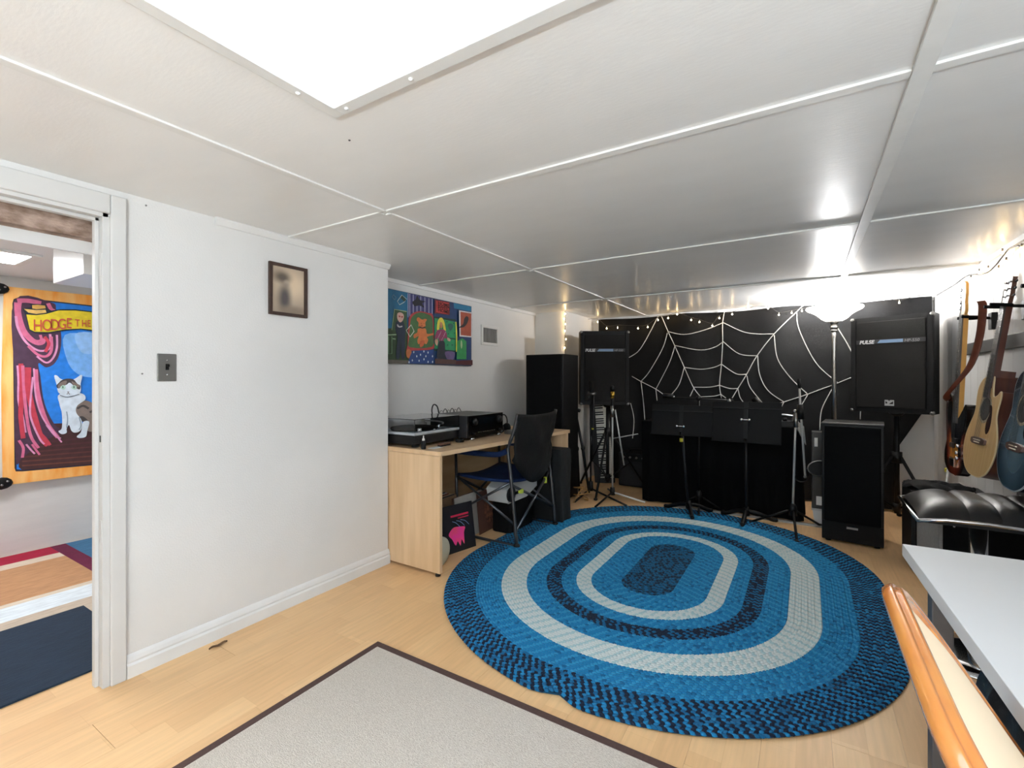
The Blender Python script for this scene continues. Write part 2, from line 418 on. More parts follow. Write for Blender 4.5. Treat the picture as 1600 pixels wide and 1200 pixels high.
wire = [ony(u, v - 4, YS) for u, v in [(890, 489), (912, 498)] + bk + [(1432, 466), (1450, 460)]]
for p in wire: p.z = min(p.z, CEIL - .02)
string_lights('string of warm bulbs along the top of the spiderweb curtain', wire, [ony(u, v, YS) for u, v in bk])
pw = [(-2.165, 4.552, CEIL - .02), (-2.168, 4.553, 1.80), (-2.166, 4.550, 1.72), (-2.164, 4.552, 1.62), (-2.162, 4.553, 1.52), (-2.16, 4.553, 1.42)]
string_lights('warm bulbs hanging down the pillar edge above the tower speaker', [(-2.165, 4.545, p[2]) for p in pw], [(-2.16, 4.53, 1.86), (-2.172, 4.535, 1.81), (-2.155, 4.53, 1.75), (-2.165, 4.535, 1.68), (-2.15, 4.53, 1.59), (-2.165, 4.53, 1.50)])
XS = XR - .03
rp = [(1464, 461), (1490, 446), (1511, 431), (1532, 429), (1545, 424), (1556, 414), (1563, 405), (1570, 396), (1577, 388), (1590, 384), (1600, 383)]
rw = [onx(u, v, XS) for u, v in rp] + [Vector((XS, 2.9, 1.80)), Vector((XS, 2.2, 1.83))]
for p in rw: p.z = min(p.z, CEIL - .035)
rb = [(1517, 436), (1530, 426), (1544, 421), (1560, 421), (1566, 395), (1572, 409), (1596, 388)]
t_ = string_lights('tangled string of warm bulbs along the guitar wall', rw, [onx(u, v, XS - .005) for u, v in rb], .0042)
# ------------------------------------------------------------------ flat painted pictures: thin layers of paint on a real sheet
class Paint:
    def __init__(s, x, conv): s.x = x; s.conv = conv; s.mb = MB(); s.mats = []; s.n = 0
    def mi(s, rgb):
        m = mat('paint_%d_%d_%d' % rgb, rgb, .6, var=.18, vscale=26)
        if m not in s.mats: s.mats.append(m)
        return s.mats.index(m)
    def pts(s, P, raw=False):
        s.n += 1; out = []
        for a in P:
            u, v = a if raw else s.conv(*a)
            q = onx(u, v, s.x); q.x = s.x + s.n * .00012; out.append(q)
        return out
    def poly(s, rgb, P, smooth=0, raw=False):
        q = s.pts(P, raw)
        if smooth: q = spl(q, smooth, True)
        s.mb.poly(q, s.mi(rgb))
    def line(s, rgb, P, wpx, smooth=4, closed=False):
        q = s.pts(P)
        if len(q) > 2 and smooth: q = spl(q, smooth, closed)
        c = s.pts([P[0]])[0]; mpp = .0042 if s.x < -3 else .0034
        w = wpx * mpp * (.85 if s.x < -3 else .95); vs = []; n = len(q)
        for i in range(n):
            t = (q[(i + 1) % n] - q[i - 1]) if closed else (q[min(i + 1, n - 1)] - q[max(i - 1, 0)])
            t.normalize(); nn = Vector((0, -t.z, t.y)); vs += [q[i] + nn * w, q[i] - nn * w]
        fs = [(2 * i, 2 * i + 1, 2 * ((i + 1) % n) + 1, 2 * ((i + 1) % n)) for i in range(n if closed else n - 1)]
        s.mb.add(vs, fs, s.mi(rgb))

# ---- long naive painting in the recess
PX = -2.512
P_ = Paint(PX, lambda a, b: (600 + a / 8.5714, 440 + b / 8.5714))
t = thing('painting', 'colourful long naive painting of a teddy bear in an armchair', 'painting', (-2.54, 2.8, 1.28))
cb = [onx(604, 450.5, PX), onx(736.7, 478.0, PX), onx(736.7, 571.3, PX), onx(604, 569, PX)]
y0, y1 = 2.16, cb[1].y
ztop, zbot = 1.813, 1.283
part(t, 'canvas', MB().box((-2.539, y0, zbot), (PX, y1, ztop)), mat('canvas_side', (60, 70, 90), .7), world=True)
A = P_
A.poly((22, 110, 150), [(-120, 60), (320, 150), (320, 620), (-120, 640)])
A.poly((45, 70, 40), [(-120, 630), (330, 620), (330, 1060), (-120, 1060)])
A.poly((26, 62, 110), [(640, 225), (1168, 335), (1168, 1120), (640, 1100)])
A.poly((30, 120, 160), [(930, 285), (1168, 338), (1168, 400), (940, 360)], 0)
A.poly((66, 66, 120), [(315, 152), (655, 232), (655, 480), (315, 520)])
for xx in (322, 345, 390, 440, 490, 545, 598, 642):
    A.line((190, 195, 220), [(xx, 155 + (xx - 315) * .235), (xx, 480)], 1.0, 0)
A.poly((24, 24, 40), [(375, 275), (420, 240), (440, 185), (475, 245), (550, 265), (510, 290), (535, 350), (470, 320), (410, 330)], 3)
A.line((120, 150, 160), [(105, 205), (125, 175), (160, 215), (140, 245)], .6, 0, True)
A.line((210, 220, 215), [(175, 265), (235, 180), (300, 235), (260, 280), (205, 310)], .8, 0, True)
A.poly((40, 70, 60), [(215, 215), (240, 185), (295, 245), (265, 270)], 0)
# door and figure in dark clothes
A.poly((52, 84, 52), [(135, 375), (300, 400), (305, 720), (95, 640)])
A.line((160, 185, 140), [(100, 650), (135, 372), (300, 402)], 1., 0)
A.line((120, 160, 120), [(55, 735), (55, 970), (100, 965), (100, 735)], 1., 0)
A.line((150, 180, 140), [(40, 715), (160, 710)], 1.4, 0); A.line((150, 180, 140), [(110, 765), (150, 770)], 1.2, 0)
A.poly((22, 40, 62), [(150, 560), (190, 520), (250, 535), (280, 640), (275, 800), (270, 1020), (225, 1010), (220, 760), (205, 1015), (155, 1010), (175, 760), (150, 660)], 3)
A.poly((220, 180, 165), [(168, 470), (175, 425), (215, 412), (255, 440), (258, 490), (235, 535), (205, 545), (178, 510)], 3)
A.poly((170, 60, 60), [(190, 455), (215, 460), (212, 478), (195, 475)], 2); A.poly((170, 60, 60), [(228, 462), (248, 465), (240, 485), (226, 480)], 2)
A.poly((210, 205, 205), [(170, 570), (185, 580), (200, 600), (235, 590), (238, 608), (200, 615), (172, 600)], 2)
A.poly((100, 95, 85), [(-120, 1040), (320, 1055), (330, 1098), (-120, 1095)])
# armchair
A.poly((178, 62, 62), [(320, 560), (335, 470), (390, 415), (480, 398), (580, 420), (655, 465), (660, 800), (650, 905), (320, 925), (310, 850)], 3)
A.poly((70, 110, 62), [(345, 560), (365, 480), (420, 430), (490, 415), (570, 435), (640, 490), (645, 700), (640, 870), (340, 880), (330, 760)], 3)
A.poly((190, 110, 60), [(290, 930), (330, 905), (365, 950), (350, 1030), (300, 1010)], 3)
# bear
OR, OR2 = (214, 120, 62), (196, 96, 52)
A.poly(OR, [(435, 490), (460, 480), (500, 510), (540, 500), (568, 510), (545, 550), (548, 600), (500, 622), (455, 600), (455, 550), (432, 520)], 3)
A.poly(OR, [(450, 630), (550, 630), (570, 700), (650, 690), (655, 715), (570, 740), (585, 780), (555, 840), (505, 800), (455, 840), (440, 790), (455, 730), (400, 760), (388, 715), (440, 680)], 3)
A.poly(OR2, [(478, 800), (540, 790), (520, 860), (475, 880)], 2)
A.line((40, 34, 34), [(465, 605), (505, 622), (545, 608)], 1.4, 3)
A.poly((40, 30, 26), [(485, 560), (495, 556), (495, 568)], 0); A.poly((40, 30, 26), [(520, 560), (530, 558), (528, 570)], 0); A.poly((40, 30, 26), [(490, 590), (508, 588), (500, 602)], 0)
A.line((225, 225, 215), [(290, 655), (355, 580), (395, 665), (340, 740)], 1.1, 0, True)
A.poly((32, 66, 130), [(370, 925), (655, 915), (665, 1098), (310, 1098), (340, 1000)])
for (a, b) in ((390, 945), (430, 1000), (480, 980), (525, 935), (580, 950), (640, 1000), (370, 1055), (460, 1060), (525, 1040), (580, 1075), (640, 1075), (325, 1080), (550, 1000)):
    A.poly((215, 225, 235), [(a - 8, b), (a, b - 16), (a + 8, b), (a, b + 16)], 2)
# red sign
A.poly((110, 34, 40), [(668, 240), (868, 278), (870, 450), (668, 425)])
A.poly((206, 62, 62), [(690, 255), (858, 288), (860, 442), (690, 412)])
# sofa, girl, lamp
A.poly((36, 150, 96), [(665, 480), (960, 545), (950, 925), (665, 900)])
A.line((14, 60, 50), [(660, 478), (950, 520)], 2.2, 0); A.line((14, 60, 50), [(820, 755), (945, 770)], 1.6, 0); A.line((14, 60, 50), [(660, 915), (940, 935)], 2., 0)
A.poly((44, 100, 92), [(845, 580), (870, 560), (910, 575), (915, 610), (880, 660), (850, 620)], 3)
for (a, b) in ((700, 560), (830, 540), (920, 560), (930, 690), (850, 700), (840, 850), (900, 850), (720, 850)): A.poly((16, 80, 70), [(a - 9, b), (a, b - 9), (a + 9, b), (a, b + 9)], 2)
A.poly((230, 220, 80), [(695, 620), (705, 540), (730, 490), (765, 488), (795, 540), (812, 630), (815, 660), (785, 640), (770, 560), (735, 560), (725, 640), (700, 655)], 3)
A.poly((200, 140, 100), [(735, 550), (765, 550), (768, 610), (750, 630), (735, 610)], 3)
A.poly((150, 60, 100), [(690, 670), (720, 645), (790, 645), (825, 690), (828, 760), (790, 760), (780, 805), (725, 800), (715, 760), (665, 765)], 3)
for i in range(26):
    a = 690 + (i * 37) % 125; b = 665 + (i * 53) % 130
    A.poly((235, 215, 225), [(a - 4, b), (a, b - 4), (a + 4, b), (a, b + 4)], 0)
A.poly((220, 180, 160), [(830, 750), (870, 770), (868, 800), (835, 790)], 3); A.poly((210, 160, 140), [(665, 780), (705, 780), (695, 860), (670, 830)], 3)
A.poly((26, 34, 48), [(725, 800), (790, 805), (800, 900), (810, 1035), (750, 1045), (690, 1010), (705, 880)], 3)
A.poly((100, 84, 130), [(800, 940), (930, 950), (900, 1060), (830, 1040)], 3)
A.line((226, 220, 70), [(945, 540), (955, 740), (952, 940)], 2.6, 3)
A.poly((44, 150, 84), [(960, 800), (1030, 760), (1085, 800), (1085, 1040), (955, 1040)], 0)
A.poly((180, 200, 150), [(1010, 800), (1022, 790), (1032, 850), (1020, 900), (1008, 860)], 3)
# framed raven
A.poly((224, 220, 222), [(985, 385), (1168, 415), (1165, 750), (992, 735)])
A.poly((176, 84, 58), [(1005, 405), (1152, 430), (1148, 732), (1010, 718)])
A.poly((44, 36, 40), [(985, 615), (1040, 570), (1055, 500), (1085, 465), (1115, 490), (1095, 560), (1050, 610)], 3)
A.poly((80, 26, 34), [(950, 1062), (1168, 1050), (1168, 1120), (935, 1110)])
A.poly((90, 60, 56), [(665, 1030), (950, 1050), (940, 1110), (665, 1100)])
part(t, 'painted_scene', A.mb, A.mats, world=True)
for i, s_ in enumerate(('HOME', 'SWEET', 'HOME')):
    o3 = onx(600 + 705 / 8.5714, 440 + (305 + i * 46) / 8.5714, PX)
    part(t, 'lettering', text_mb(s_, .046, lambda c, o=o3: Vector((PX + .013 + c.z, o.y + c.x * 1.12, o.z + c.y * .82 - .06 * c.x)), depth=.0003, bold=.001), mat('paint_dark_red', (70, 20, 20), .6), world=True)

# ---- small framed sepia photograph
t = thing('picture_frame', 'small dark wooden picture frame with a blurred sepia photograph', 'picture', (XL, 1.44, 1.49))
fy0, fy1, fz0, fz1, fb = 1.333, 1.542, 1.49, 1.752, .016
f = MB(); f.box((XL, fy0, fz0), (XL + .016, fy0 + fb, fz1)); f.box((XL, fy1 - fb, fz0), (XL + .016, fy1, fz1)); f.box((XL, fy0 + fb, fz0), (XL + .016, fy1 - fb, fz0 + fb)); f.box((XL, fy0 + fb, fz1 - fb), (XL + .016, fy1 - fb, fz1))
part(t, 'frame', f, mat('walnut_frame', (66, 46, 38), .4, var=.3, vscale=40), world=True, bevel=.002)
ms = bpy.data.materials.new('blurred_sepia_photo'); ms.use_nodes = True
N = ms.node_tree.nodes; L = ms.node_tree.links; b = N['Principled BSDF']; b.inputs['Roughness'].default_value = .35
tc = N.new('ShaderNodeTexCoord')
def blob(cy, cz, ry, rz):
    mp = N.new('ShaderNodeMapping'); mp.vector_type = 'POINT'
    mp.inputs['Location'].default_value = (0, -cy / ry, -cz / rz); mp.inputs['Scale'].default_value = (0, 1 / ry, 1 / rz)
    L.new(tc.outputs['Object'], mp.inputs[0])
    le = N.new('ShaderNodeVectorMath'); le.operation = 'LENGTH'; L.new(mp.outputs[0], le.inputs[0])
    mr = N.new('ShaderNodeMapRange'); mr.interpolation_type = 'SMOOTHSTEP'; mr.inputs[1].default_value = .2; mr.inputs[2].default_value = 1.3; mr.inputs[3].default_value = 1; mr.inputs[4].default_value = 0
    L.new(le.outputs['Value'], mr.inputs[0]); return mr.outputs[0]
cur = None
def mix(fac, c2, prev):
    mx = N.new('ShaderNodeMix'); mx.data_type = 'RGBA'; L.new(fac, mx.inputs[0]); mx.inputs[7].default_value = lin(c2)
    if isinstance(prev, tuple): mx.inputs[6].default_value = lin(prev)
    else: L.new(prev, mx.inputs[6])
    return mx.outputs[2]
# object coordinates: thing base at (XL,1.44,1.49)
c_ = mix(blob(.02, .16, .10, .09), (222, 200, 172), (176, 158, 138))
c_ = mix(blob(-.035, .195, .056, .036), (96, 86, 76), c_)
c_ = mix(blob(-.012, .165, .02, .02), (196, 178, 156), c_)
c_ = mix(blob(-.022, .09, .042, .095), (80, 75, 76), c_)
c_ = mix(blob(.03, .03, .10, .03), (140, 124, 108), c_)
L.new(c_, b.inputs['Base Color'])
part(t, 'photograph', MB().box((XL + .003, fy0 + fb, fz0 + fb), (XL + .006, fy1 - fb, fz1 - fb)), ms, world=True)

# ---- switch plate
t = thing('light_switch', 'steel light switch plate with a black toggle beside the doorway', 'light switch', (XL, .899, 1.16))
part(t, 'plate', MB().box((XL, .864, 1.160), (XL + .006, .934, 1.274)), mat('switch_steel', (128, 126, 122), .4, .7), world=True, bevel=.003)
part(t, 'toggle', MB().box((XL + .005, .893, 1.207), (XL + .008, .905, 1.232)).box((XL + .006, .895, 1.220), (XL + .02, .903, 1.230)), M_black, world=True)
for z in (1.187, 1.247): part(t, 'screw', MB().ell((XL + .0065, .899, z), (.002, .0035, .0035), 0, 8, 4), M_chrome, world=True)

# ---- vent frame in the recess
t = thing('wall_vent', 'small white framed wall vent beside the naive painting', 'vent', (XREC, 3.67, 1.485))
v0, v1, vz0, vz1, vb = 3.53, 3.815, 1.487, 1.672, .025
f = MB(); f.box((XREC, v0, vz0), (XREC + .014, v0 + vb, vz1)); f.box((XREC, v1 - vb, vz0), (XREC + .014, v1, vz1)); f.box((XREC, v0 + vb, vz0), (XREC + .014, v1 - vb, vz0 + vb)); f.box((XREC, v0 + vb, vz1 - vb), (XREC + .014, v1 - vb, vz1))
part(t, 'frame', f, M_white, world=True, bevel=.002)
part(t, 'grille', MB().box((XREC, v0 + vb, vz0 + vb), (XREC + .003, v1 - vb, vz1 - vb)), mat('vent_grey', (104, 102, 100), .5, rgb2=(150, 148, 145), vscale=3, stretch=(1, 6, .5)), world=True)
for k in range(9):
    y = v0 + vb + (v1 - v0 - 2 * vb) * (k + .5) / 9
    part(t, 'slat', MB().box((XREC + .003, y - .003, vz0 + vb), (XREC + .008, y + .003, vz1 - vb)), mat('vent_slat', (128, 126, 124), .5), world=True)

# ---- painted cat banner in the next room
BX = XN + .035
cA = lambda a, b: (a / 7.5, 430 + b / 7.5)
cB = lambda a, b: (a / 6.667, 580 + b / 6.667)
B = Paint(BX, cA)
t = thing('painted_banner', 'orange bordered canvas banner painted with a seated cat and curtain', 'banner', (XN, 1.3, .48))
def bn(u, v): return onx(u, v, BX)
sheet = [bn(6, 447), bn(148, 462), bn(210, 469), bn(262, 474), bn(264, 728), bn(210, 735), bn(148, 741), bn(18, 757), bn(4, 752), bn(2, 600)]
sh = MB(); n_ = len(sheet)
fr = [p.copy() for p in sheet]; bkp = [p + Vector((-.004, 0, 0)) for p in sheet]
sh.add(fr + bkp, [tuple(range(n_)), tuple(reversed(range(n_, 2 * n_)))] + [(i, (i + 1) % n_, n_ + (i + 1) % n_, n_ + i) for i in range(n_)])
part(t, 'sheet', sh, mat('orange_canvas', (244, 158, 62), .6, rgb2=(250, 196, 120), vscale=4, stretch=(1, 5, 1)), world=True)
B.poly((40, 40, 56), [(145, 330), (160, 280), (210, 262), (600, 300), (1110, 358), (1900, 430), (1900, 2150), (1110, 2225), (260, 2300), (185, 2300), (170, 2260)])
B.poly((38, 130, 226), [(165, 335), (185, 292), (215, 278), (600, 315), (1110, 372), (1890, 445), (1890, 2130), (1110, 2205), (265, 2280), (195, 2275)])
B.poly((122, 178, 240), [(760, 700), (1110, 690), (1600, 700), (1700, 1200), (1110, 1200), (900, 1150), (780, 980)], 4)
B.poly((150, 195, 244), [(880, 690), (1110, 690), (1110, 900), (950, 900)], 4)
B.conv = cB
B.poly((74, 44, 44), [(200, 560), (700, 540), (985, 560), (1700, 580), (1700, 900), (985, 965), (230, 1030), (195, 1000)])
for i in range(6): B.line((112 - 6 * i, 62 - 4 * i, 52), [(230, 985 - i * 45), (985, 930 - i * 48), (1600, 880 - i * 46)], 1.4, 3)
# curtain body
B.conv = cA
B.poly((78, 52, 74), [(165, 300), (600, 320), (660, 420), (715, 700), (700, 900), (640, 1030), (540, 1080), (450, 1030), (470, 1180), (520, 1500), (640, 1750), (760, 1830), (600, 1900), (420, 2010), (260, 2140), (182, 2150), (168, 1200)], 5)
PK, RD, LP = (214, 110, 146), (196, 62, 80), (222, 150, 190)
B.line(PK, [(190, 320), (200, 470), (240, 620), (330, 740), (430, 800), (500, 790), (510, 740)], 3, 5)
B.line(PK, [(240, 300), (230, 440), (290, 640), (400, 760), (480, 760), (470, 700)], 2, 5)
B.line(LP, [(185, 480), (210, 620), (300, 780), (440, 880), (560, 870), (590, 780), (585, 690)], 1.8, 5)
B.line(PK, [(330, 830), (440, 930), (540, 950), (600, 880), (600, 720)], 2.2, 5)
B.line(LP, [(430, 950), (540, 1025), (620, 970), (665, 850), (665, 700)], 1.6, 5)
B.line(PK, [(560, 330), (600, 400), (640, 420)], 3, 4); B.line(RD, [(520, 720), (570, 800), (530, 900)], 2.4, 4)
B.line(PK, [(200, 300), (330, 300), (480, 330)], 4, 4)
B.conv = cB
for (c, wd, pp) in ((LP, 2.0, [(185, -60), (195, 100), (195, 300), (240, 520), (260, 640)]), (RD, 3.2, [(215, -80), (225, 100), (220, 300), (215, 480), (240, 700)]), (PK, 2.2, [(235, -60), (245, 150), (260, 330), (290, 560), (330, 700), (400, 800)]),
                    (RD, 4.2, [(290, -40), (290, 150), (320, 330), (370, 520), (430, 700), (500, 770)]), (LP, 1.4, [(340, 60), (310, 380), (330, 520), (410, 700), (460, 760)]), (PK, 3.0, [(370, -20), (385, 180), (430, 380), (500, 560), (600, 690)]),
                    (LP, 1.2, [(350, -30), (370, 260), (440, 480), (560, 640), (640, 740)]), (PK, 2.0, [(195, 720), (240, 800), (230, 900)]), (LP, 1.4, [(270, 760), (320, 820), (360, 860)]), (PK, 1.6, [(330, 760), (380, 830), (410, 870)]), (RD, 2.2, [(410, 640), (470, 700), (520, 770)]), (LP, 1.2, [(480, 560), (560, 660), (630, 700)])):
    B.line(c, pp, wd, 5)
# ribbon
B.conv = cA
DK = (34, 44, 54)
B.poly(DK, [(335, 335), (440, 338), (530, 345), (545, 390), (600, 415), (700, 400), (880, 400), (1110, 430), (1500, 470), (1500, 700), (1110, 662), (940, 635), (760, 650), (560, 680), (400, 676), (335, 645), (300, 480), (258, 390), (350, 378), (370, 362)], 0)
B.poly((226, 178, 92), [(372, 352), (440, 348), (525, 358), (532, 390), (420, 400), (375, 390)], 0)
B.poly((240, 196, 110), [(275, 395), (420, 410), (530, 405), (540, 440), (420, 455), (330, 440)], 0)
B.poly((240, 216, 52), [(305, 462), (420, 470), (540, 455), (680, 415), (880, 415), (1110, 440), (1490, 482), (1490, 688), (1110, 645), (940, 625), (760, 636), (560, 668), (405, 664), (345, 635)], 0)
# cat
B.conv = cB
WH, TB, TD = (214, 226, 236), (132, 118, 110), (72, 66, 66)
B.poly(TB, [(770, 400), (800, 340), (880, 305), (960, 330), (1100, 400), (1180, 560), (1150, 620), (985, 630), (910, 620), (880, 540), (820, 500)], 5)
B.poly(TD, [(820, 480), (860, 470), (920, 520), (900, 540), (850, 520)], 4); B.line(TD, [(800, 390), (860, 360), (920, 390)], 2, 4); B.line(TD, [(930, 430), (1000, 400), (1080, 460)], 2, 4)
B.poly(WH, [(615, 240), (840, 230), (885, 290), (800, 360), (790, 430), (840, 500), (850, 560), (830, 620), (780, 640), (740, 620), (715, 560), (690, 600), (690, 640), (640, 655), (605, 625), (640, 590), (640, 440), (615, 340)], 5)
B.poly(WH, [(860, 530), (925, 525), (905, 620), (890, 680), (830, 695), (795, 680), (840, 630)], 4)
B.line((130, 150, 165), [(690, 590), (700, 500), (690, 420)], .8, 4); B.line((130, 150, 165), [(820, 610), (840, 560), (820, 480)], .8, 4)
B.poly(WH, [(560, 50), (590, 45), (640, 85), (760, 85), (830, 42), (852, 50), (835, 130), (838, 190), (820, 235), (760, 262), (700, 268), (640, 245), (600, 215), (585, 140)], 3)
B.poly(TD, [(635, 95), (690, 78), (760, 85), (800, 130), (832, 150), (825, 190), (780, 170), (740, 130), (715, 120), (690, 140), (640, 160), (600, 180), (582, 150), (610, 120)], 3)
B.poly(TB, [(600, 145), (640, 110), (690, 100), (680, 140), (640, 160), (610, 180)], 3); B.poly(TB, [(740, 105), (780, 120), (825, 150), (800, 170), (760, 145)], 3)
for ex in (650, 765):
    B.poly((176, 214, 196), [(ex - 28, 170), (ex, 145), (ex + 28, 160), (ex + 22, 185), (ex, 192)], 3); B.poly((40, 50, 54), [(ex - 6, 165), (ex, 152), (ex + 6, 165), (ex, 180)], 2)
B.poly((110, 90, 90), [(692, 212), (718, 212), (706, 226)], 0); B.line((110, 100, 104), [(690, 240), (706, 228), (722, 240)], .7, 0)
B.line((110, 120, 130), [(620, 250), (700, 270), (820, 240)], .7, 4)
part(t, 'painted_scene', B.mb, B.mats, world=True)
base_ = onx(363 / 7.5, 430 + 650 / 7.5, BX)
LR = mat('paint_red_letters', (196, 84, 62), .6)
for (s_, px, sz) in (('H', (375, 650), .092), ('O', (480, 645), .09), ('D', (575, 640), .09), ('G', (665, 628), .086), ('E', (765, 620), .086), ('T', (868, 600), .06), ('H', (945, 602), .058), ('E', (1012, 602), .056)):
    o3 = onx(px[0] / 7.5, 430 + px[1] / 7.5, BX)
    part(t, 'lettering', text_mb(s_, sz * 2.0, lambda c, o=o3: Vector((BX + .017 + c.z, o.y + c.x * .36, o.z + c.y * .60)), depth=.0004, bold=.001), LR, world=True)
for (u, v, r) in ((2, 451, .05), (6, 755, .055)):
    c = bn(u, v)
    k = part(t, 'corner_grip', MB().ell((BX + .006, c.y - .012, c.z), (.012, r, r * .72)), M_plastic, world=True)
    for dy in (-.012, .014): part(t, 'rivet', MB().ell((BX + .018, c.y + dy, c.z + dy * .8), (.003, .007, .007), 0, 8, 4), M_steel, parent=k, world=True)
# ------------------------------------------------------------------ tan rug with brown border
t = thing('area_rug', 'beige flatweave rug with a dark brown border in the foreground', 'rug', (-.7, .4, 0))
rx0, rx1, ry0, ry1 = -1.606, .10, -.9, 1.454
part(t, 'field', MB().box((rx0 + .03, ry0 + .03, .001), (rx1 - .03, ry1 - .03, .008)), mat('beige_flatweave', (218, 208, 195), .95, rgb2=(196, 184, 170), vscale=160, bump=.6, bscale=170, stretch=(1, 2.2, 1)), world=True)
f = MB(); f.box((rx0, ry0, .001), (rx0 + .03, ry1, .009)); f.box((rx1 - .03, ry0, .001), (rx1, ry1, .009)); f.box((rx0 + .03, ry0, .001), (rx1 - .03, ry0 + .03, .009)); f.box((rx0 + .03, ry1 - .03, .001), (rx1 - .03, ry1, .009))
part(t, 'border', f, mat('brown_binding', (84, 62, 56), .9, var=.2, vscale=120), world=True, bevel=.002)

# ------------------------------------------------------------------ braided oval rug
RCX, RCY, RH = -.757, 2.955, .29
BW = .0285
blues = [mat('braid_navy', (15, 29, 50), .95), mat('braid_blue', (22, 118, 166), .95), mat('braid_teal', (16, 94, 136), .95), mat('braid_pale', (170, 196, 198), .95), mat('braid_white', (206, 212, 208), .95), mat('braid_sky', (42, 138, 182), .95), mat('braid_dark_teal', (17, 66, 94), .95)]
t = thing('braided_rug', 'large oval braided rug in blue, navy and pale grey rings', 'rug', (RCX, RCY, 0))
def track(r, s):
    # point, tangent on a racetrack of radius r at arc length s (straight sides along y)
    Ls = 2 * RH; Lc = PI * r; s %= 2 * (Ls + Lc)
    if s < Ls: return Vector((r, -RH + s, 0)), Vector((0, 1, 0))
    s -= Ls
    if s < Lc: a = s / r; return Vector((r * math.cos(a), RH + r * math.sin(a), 0)), Vector((-math.sin(a), math.cos(a), 0))
    s -= Lc
    if s < Ls: return Vector((-r, RH - s, 0)), Vector((0, -1, 0))
    s -= Ls; a = PI + s / r
    return Vector((r * math.cos(a), -RH + r * math.sin(a), 0)), Vector((-math.sin(a), math.cos(a), 0))
def warp(p, r):
    k = max(0, (r - .85) / .31) ** 2
    g = math.exp(-((p.x + .02) / .055) ** 2) if p.y < 0 else 0
    return Vector((p.x, p.y + .045 * k * g, p.z + .010 * k * g))
ring_kind = []
for i in range(40):
    r = (i + .5) * BW
    ring_kind.append('center' if r < .155 else 'blue' if r < .30 else 'pale' if r < .39 else 'blue' if r < .475 else 'navy' if r < .578 else 'blue' if r < .69 else 'pale' if r < .825 else 'blue' if r < .955 else 'dark')
def colour(kind, i, row, ring):
    q = random.random(); a = (i + row + ring) % 3
    d = ((i + row) // 2 + ring) % 2
    if kind == 'center': return 6 if i % 2 else (2 if q < .6 else 0)
    if kind == 'blue': return (1, 5, 1)[a] if q < .9 else 2
    if kind == 'pale': return (3, 4, 4)[a]
    if kind == 'navy': return 0 if i % 2 or q < .25 else 2
    return (0 if q < .9 else 2) if i % 2 else (1 if q < .6 else 2)
NS = 6
dome = []
for (el) in (-.1, .75):
    for k in range(NS):
        an = 2 * PI * k / NS + (.5 if el > 0 else 0)
        dome.append((math.cos(an) * math.cos(el), math.sin(an) * math.cos(el), math.sin(el)))
dome.append((0, 0, 1))
dfs = [(k, (k + 1) % NS, NS + (k + 1) % NS, NS + k) for k in range(NS)] + [(NS + k, NS + (k + 1) % NS, 2 * NS) for k in range(NS)]
part(t, 'backing', MB().prism([warp(track(1.135, s * 2 * (2 * RH + PI * 1.135) / 120)[0], 1.13)[:2] for s in range(120)], .0015, .007, 'xy'), blues[6])
for i in range(40):
    r = (i + .5) * BW; mb = MB(); per = 2 * (2 * RH + PI * r)
    n = int(per / .0170); n -= n % 4
    for k in range(n):
        for row_ in (0, 1):
            s = (k + .5 * row_) * per / n
            p, tg = track(r, s)
            nr = Vector((tg.y, -tg.x, 0)); sg = 1 if row_ else -1
            c = warp(p + nr * (sg * BW * .24), r); c.z += .0075 + random.uniform(-.001, .001)
            ax = (tg + nr * (.50 * sg)).normalized(); bx = Vector((-ax.y, ax.x, 0))
            mb.add([c + ax * (q[0] * .0140) + bx * (q[1] * .0088) + Vector((0, 0, q[2] * .0065)) for q in dome], dfs, colour(ring_kind[i], k, row_, i), True)
    part(t, 'braid_ring', mb, blues)

# ------------------------------------------------------------------ patterned rug in the next room
t = thing('patterned_rug', 'striped rug with red, tan, white and navy blocks beyond the doorway', 'rug', (-3.4, .5, 0))
def blk(name, rgb, x0, x1, y0, y1, rgb2=None): part(t, name, MB().box((x0, y0, .001), (x1, y1, .009)), mat('rug_' + name, rgb, .95, var=.18, vscale=60, bump=.4, bscale=150, stretch=(1, .25, 1)), world=True)
RY0 = -.68
blk('red_stripe', (168, 24, 58), -4.43, -4.235, RY0, 1.07)
blk('cream_stripe', (214, 196, 174), -4.235, -4.125, RY0, 1.07)
blk('tan_block', (188, 140, 100), -4.125, -3.49, RY0, 1.07)
blk('thin_cream_stripe', (216, 200, 178), -3.49, -3.44, RY0, 1.07)
blk('white_stripe', (222, 230, 234), -3.44, -3.24, RY0, 1.07)
blk('beige_stripe', (196, 178, 158), -3.24, -3.14, RY0, .95)
blk('navy_block', (32, 48, 66), -3.14, -2.42, RY0, .885)
blk('beige_edge', (198, 182, 162), -3.14, -2.42, .885, .95)
blk('maroon_edge', (112, 28, 56), -3.24, -2.42, .95, 1.07)
blk('maroon_stripe', (104, 26, 60), -4.43, -2.42, 1.07, 1.15)
blk('blue_block', (62, 112, 148), -4.43, -2.42, 1.15, 2.1)

# dry leaf by the baseboard
single('dry_leaf', MB().grid(lambda a, b: (onz(341, 1010) + Vector((.018 * (b - .5) * math.sin(PI * (.1 + .8 * a)), .075 * (a - .5), .003 + .01 * abs(b - .5) + .003 * math.sin(9 * a)))), 8, 4), mat('dead_leaf', (112, 82, 54), .8, var=.4, vscale=60), 'curled brown dry leaf on the floor by the baseboard', 'leaf', solid=.0015, loc=onz(341, 1010))
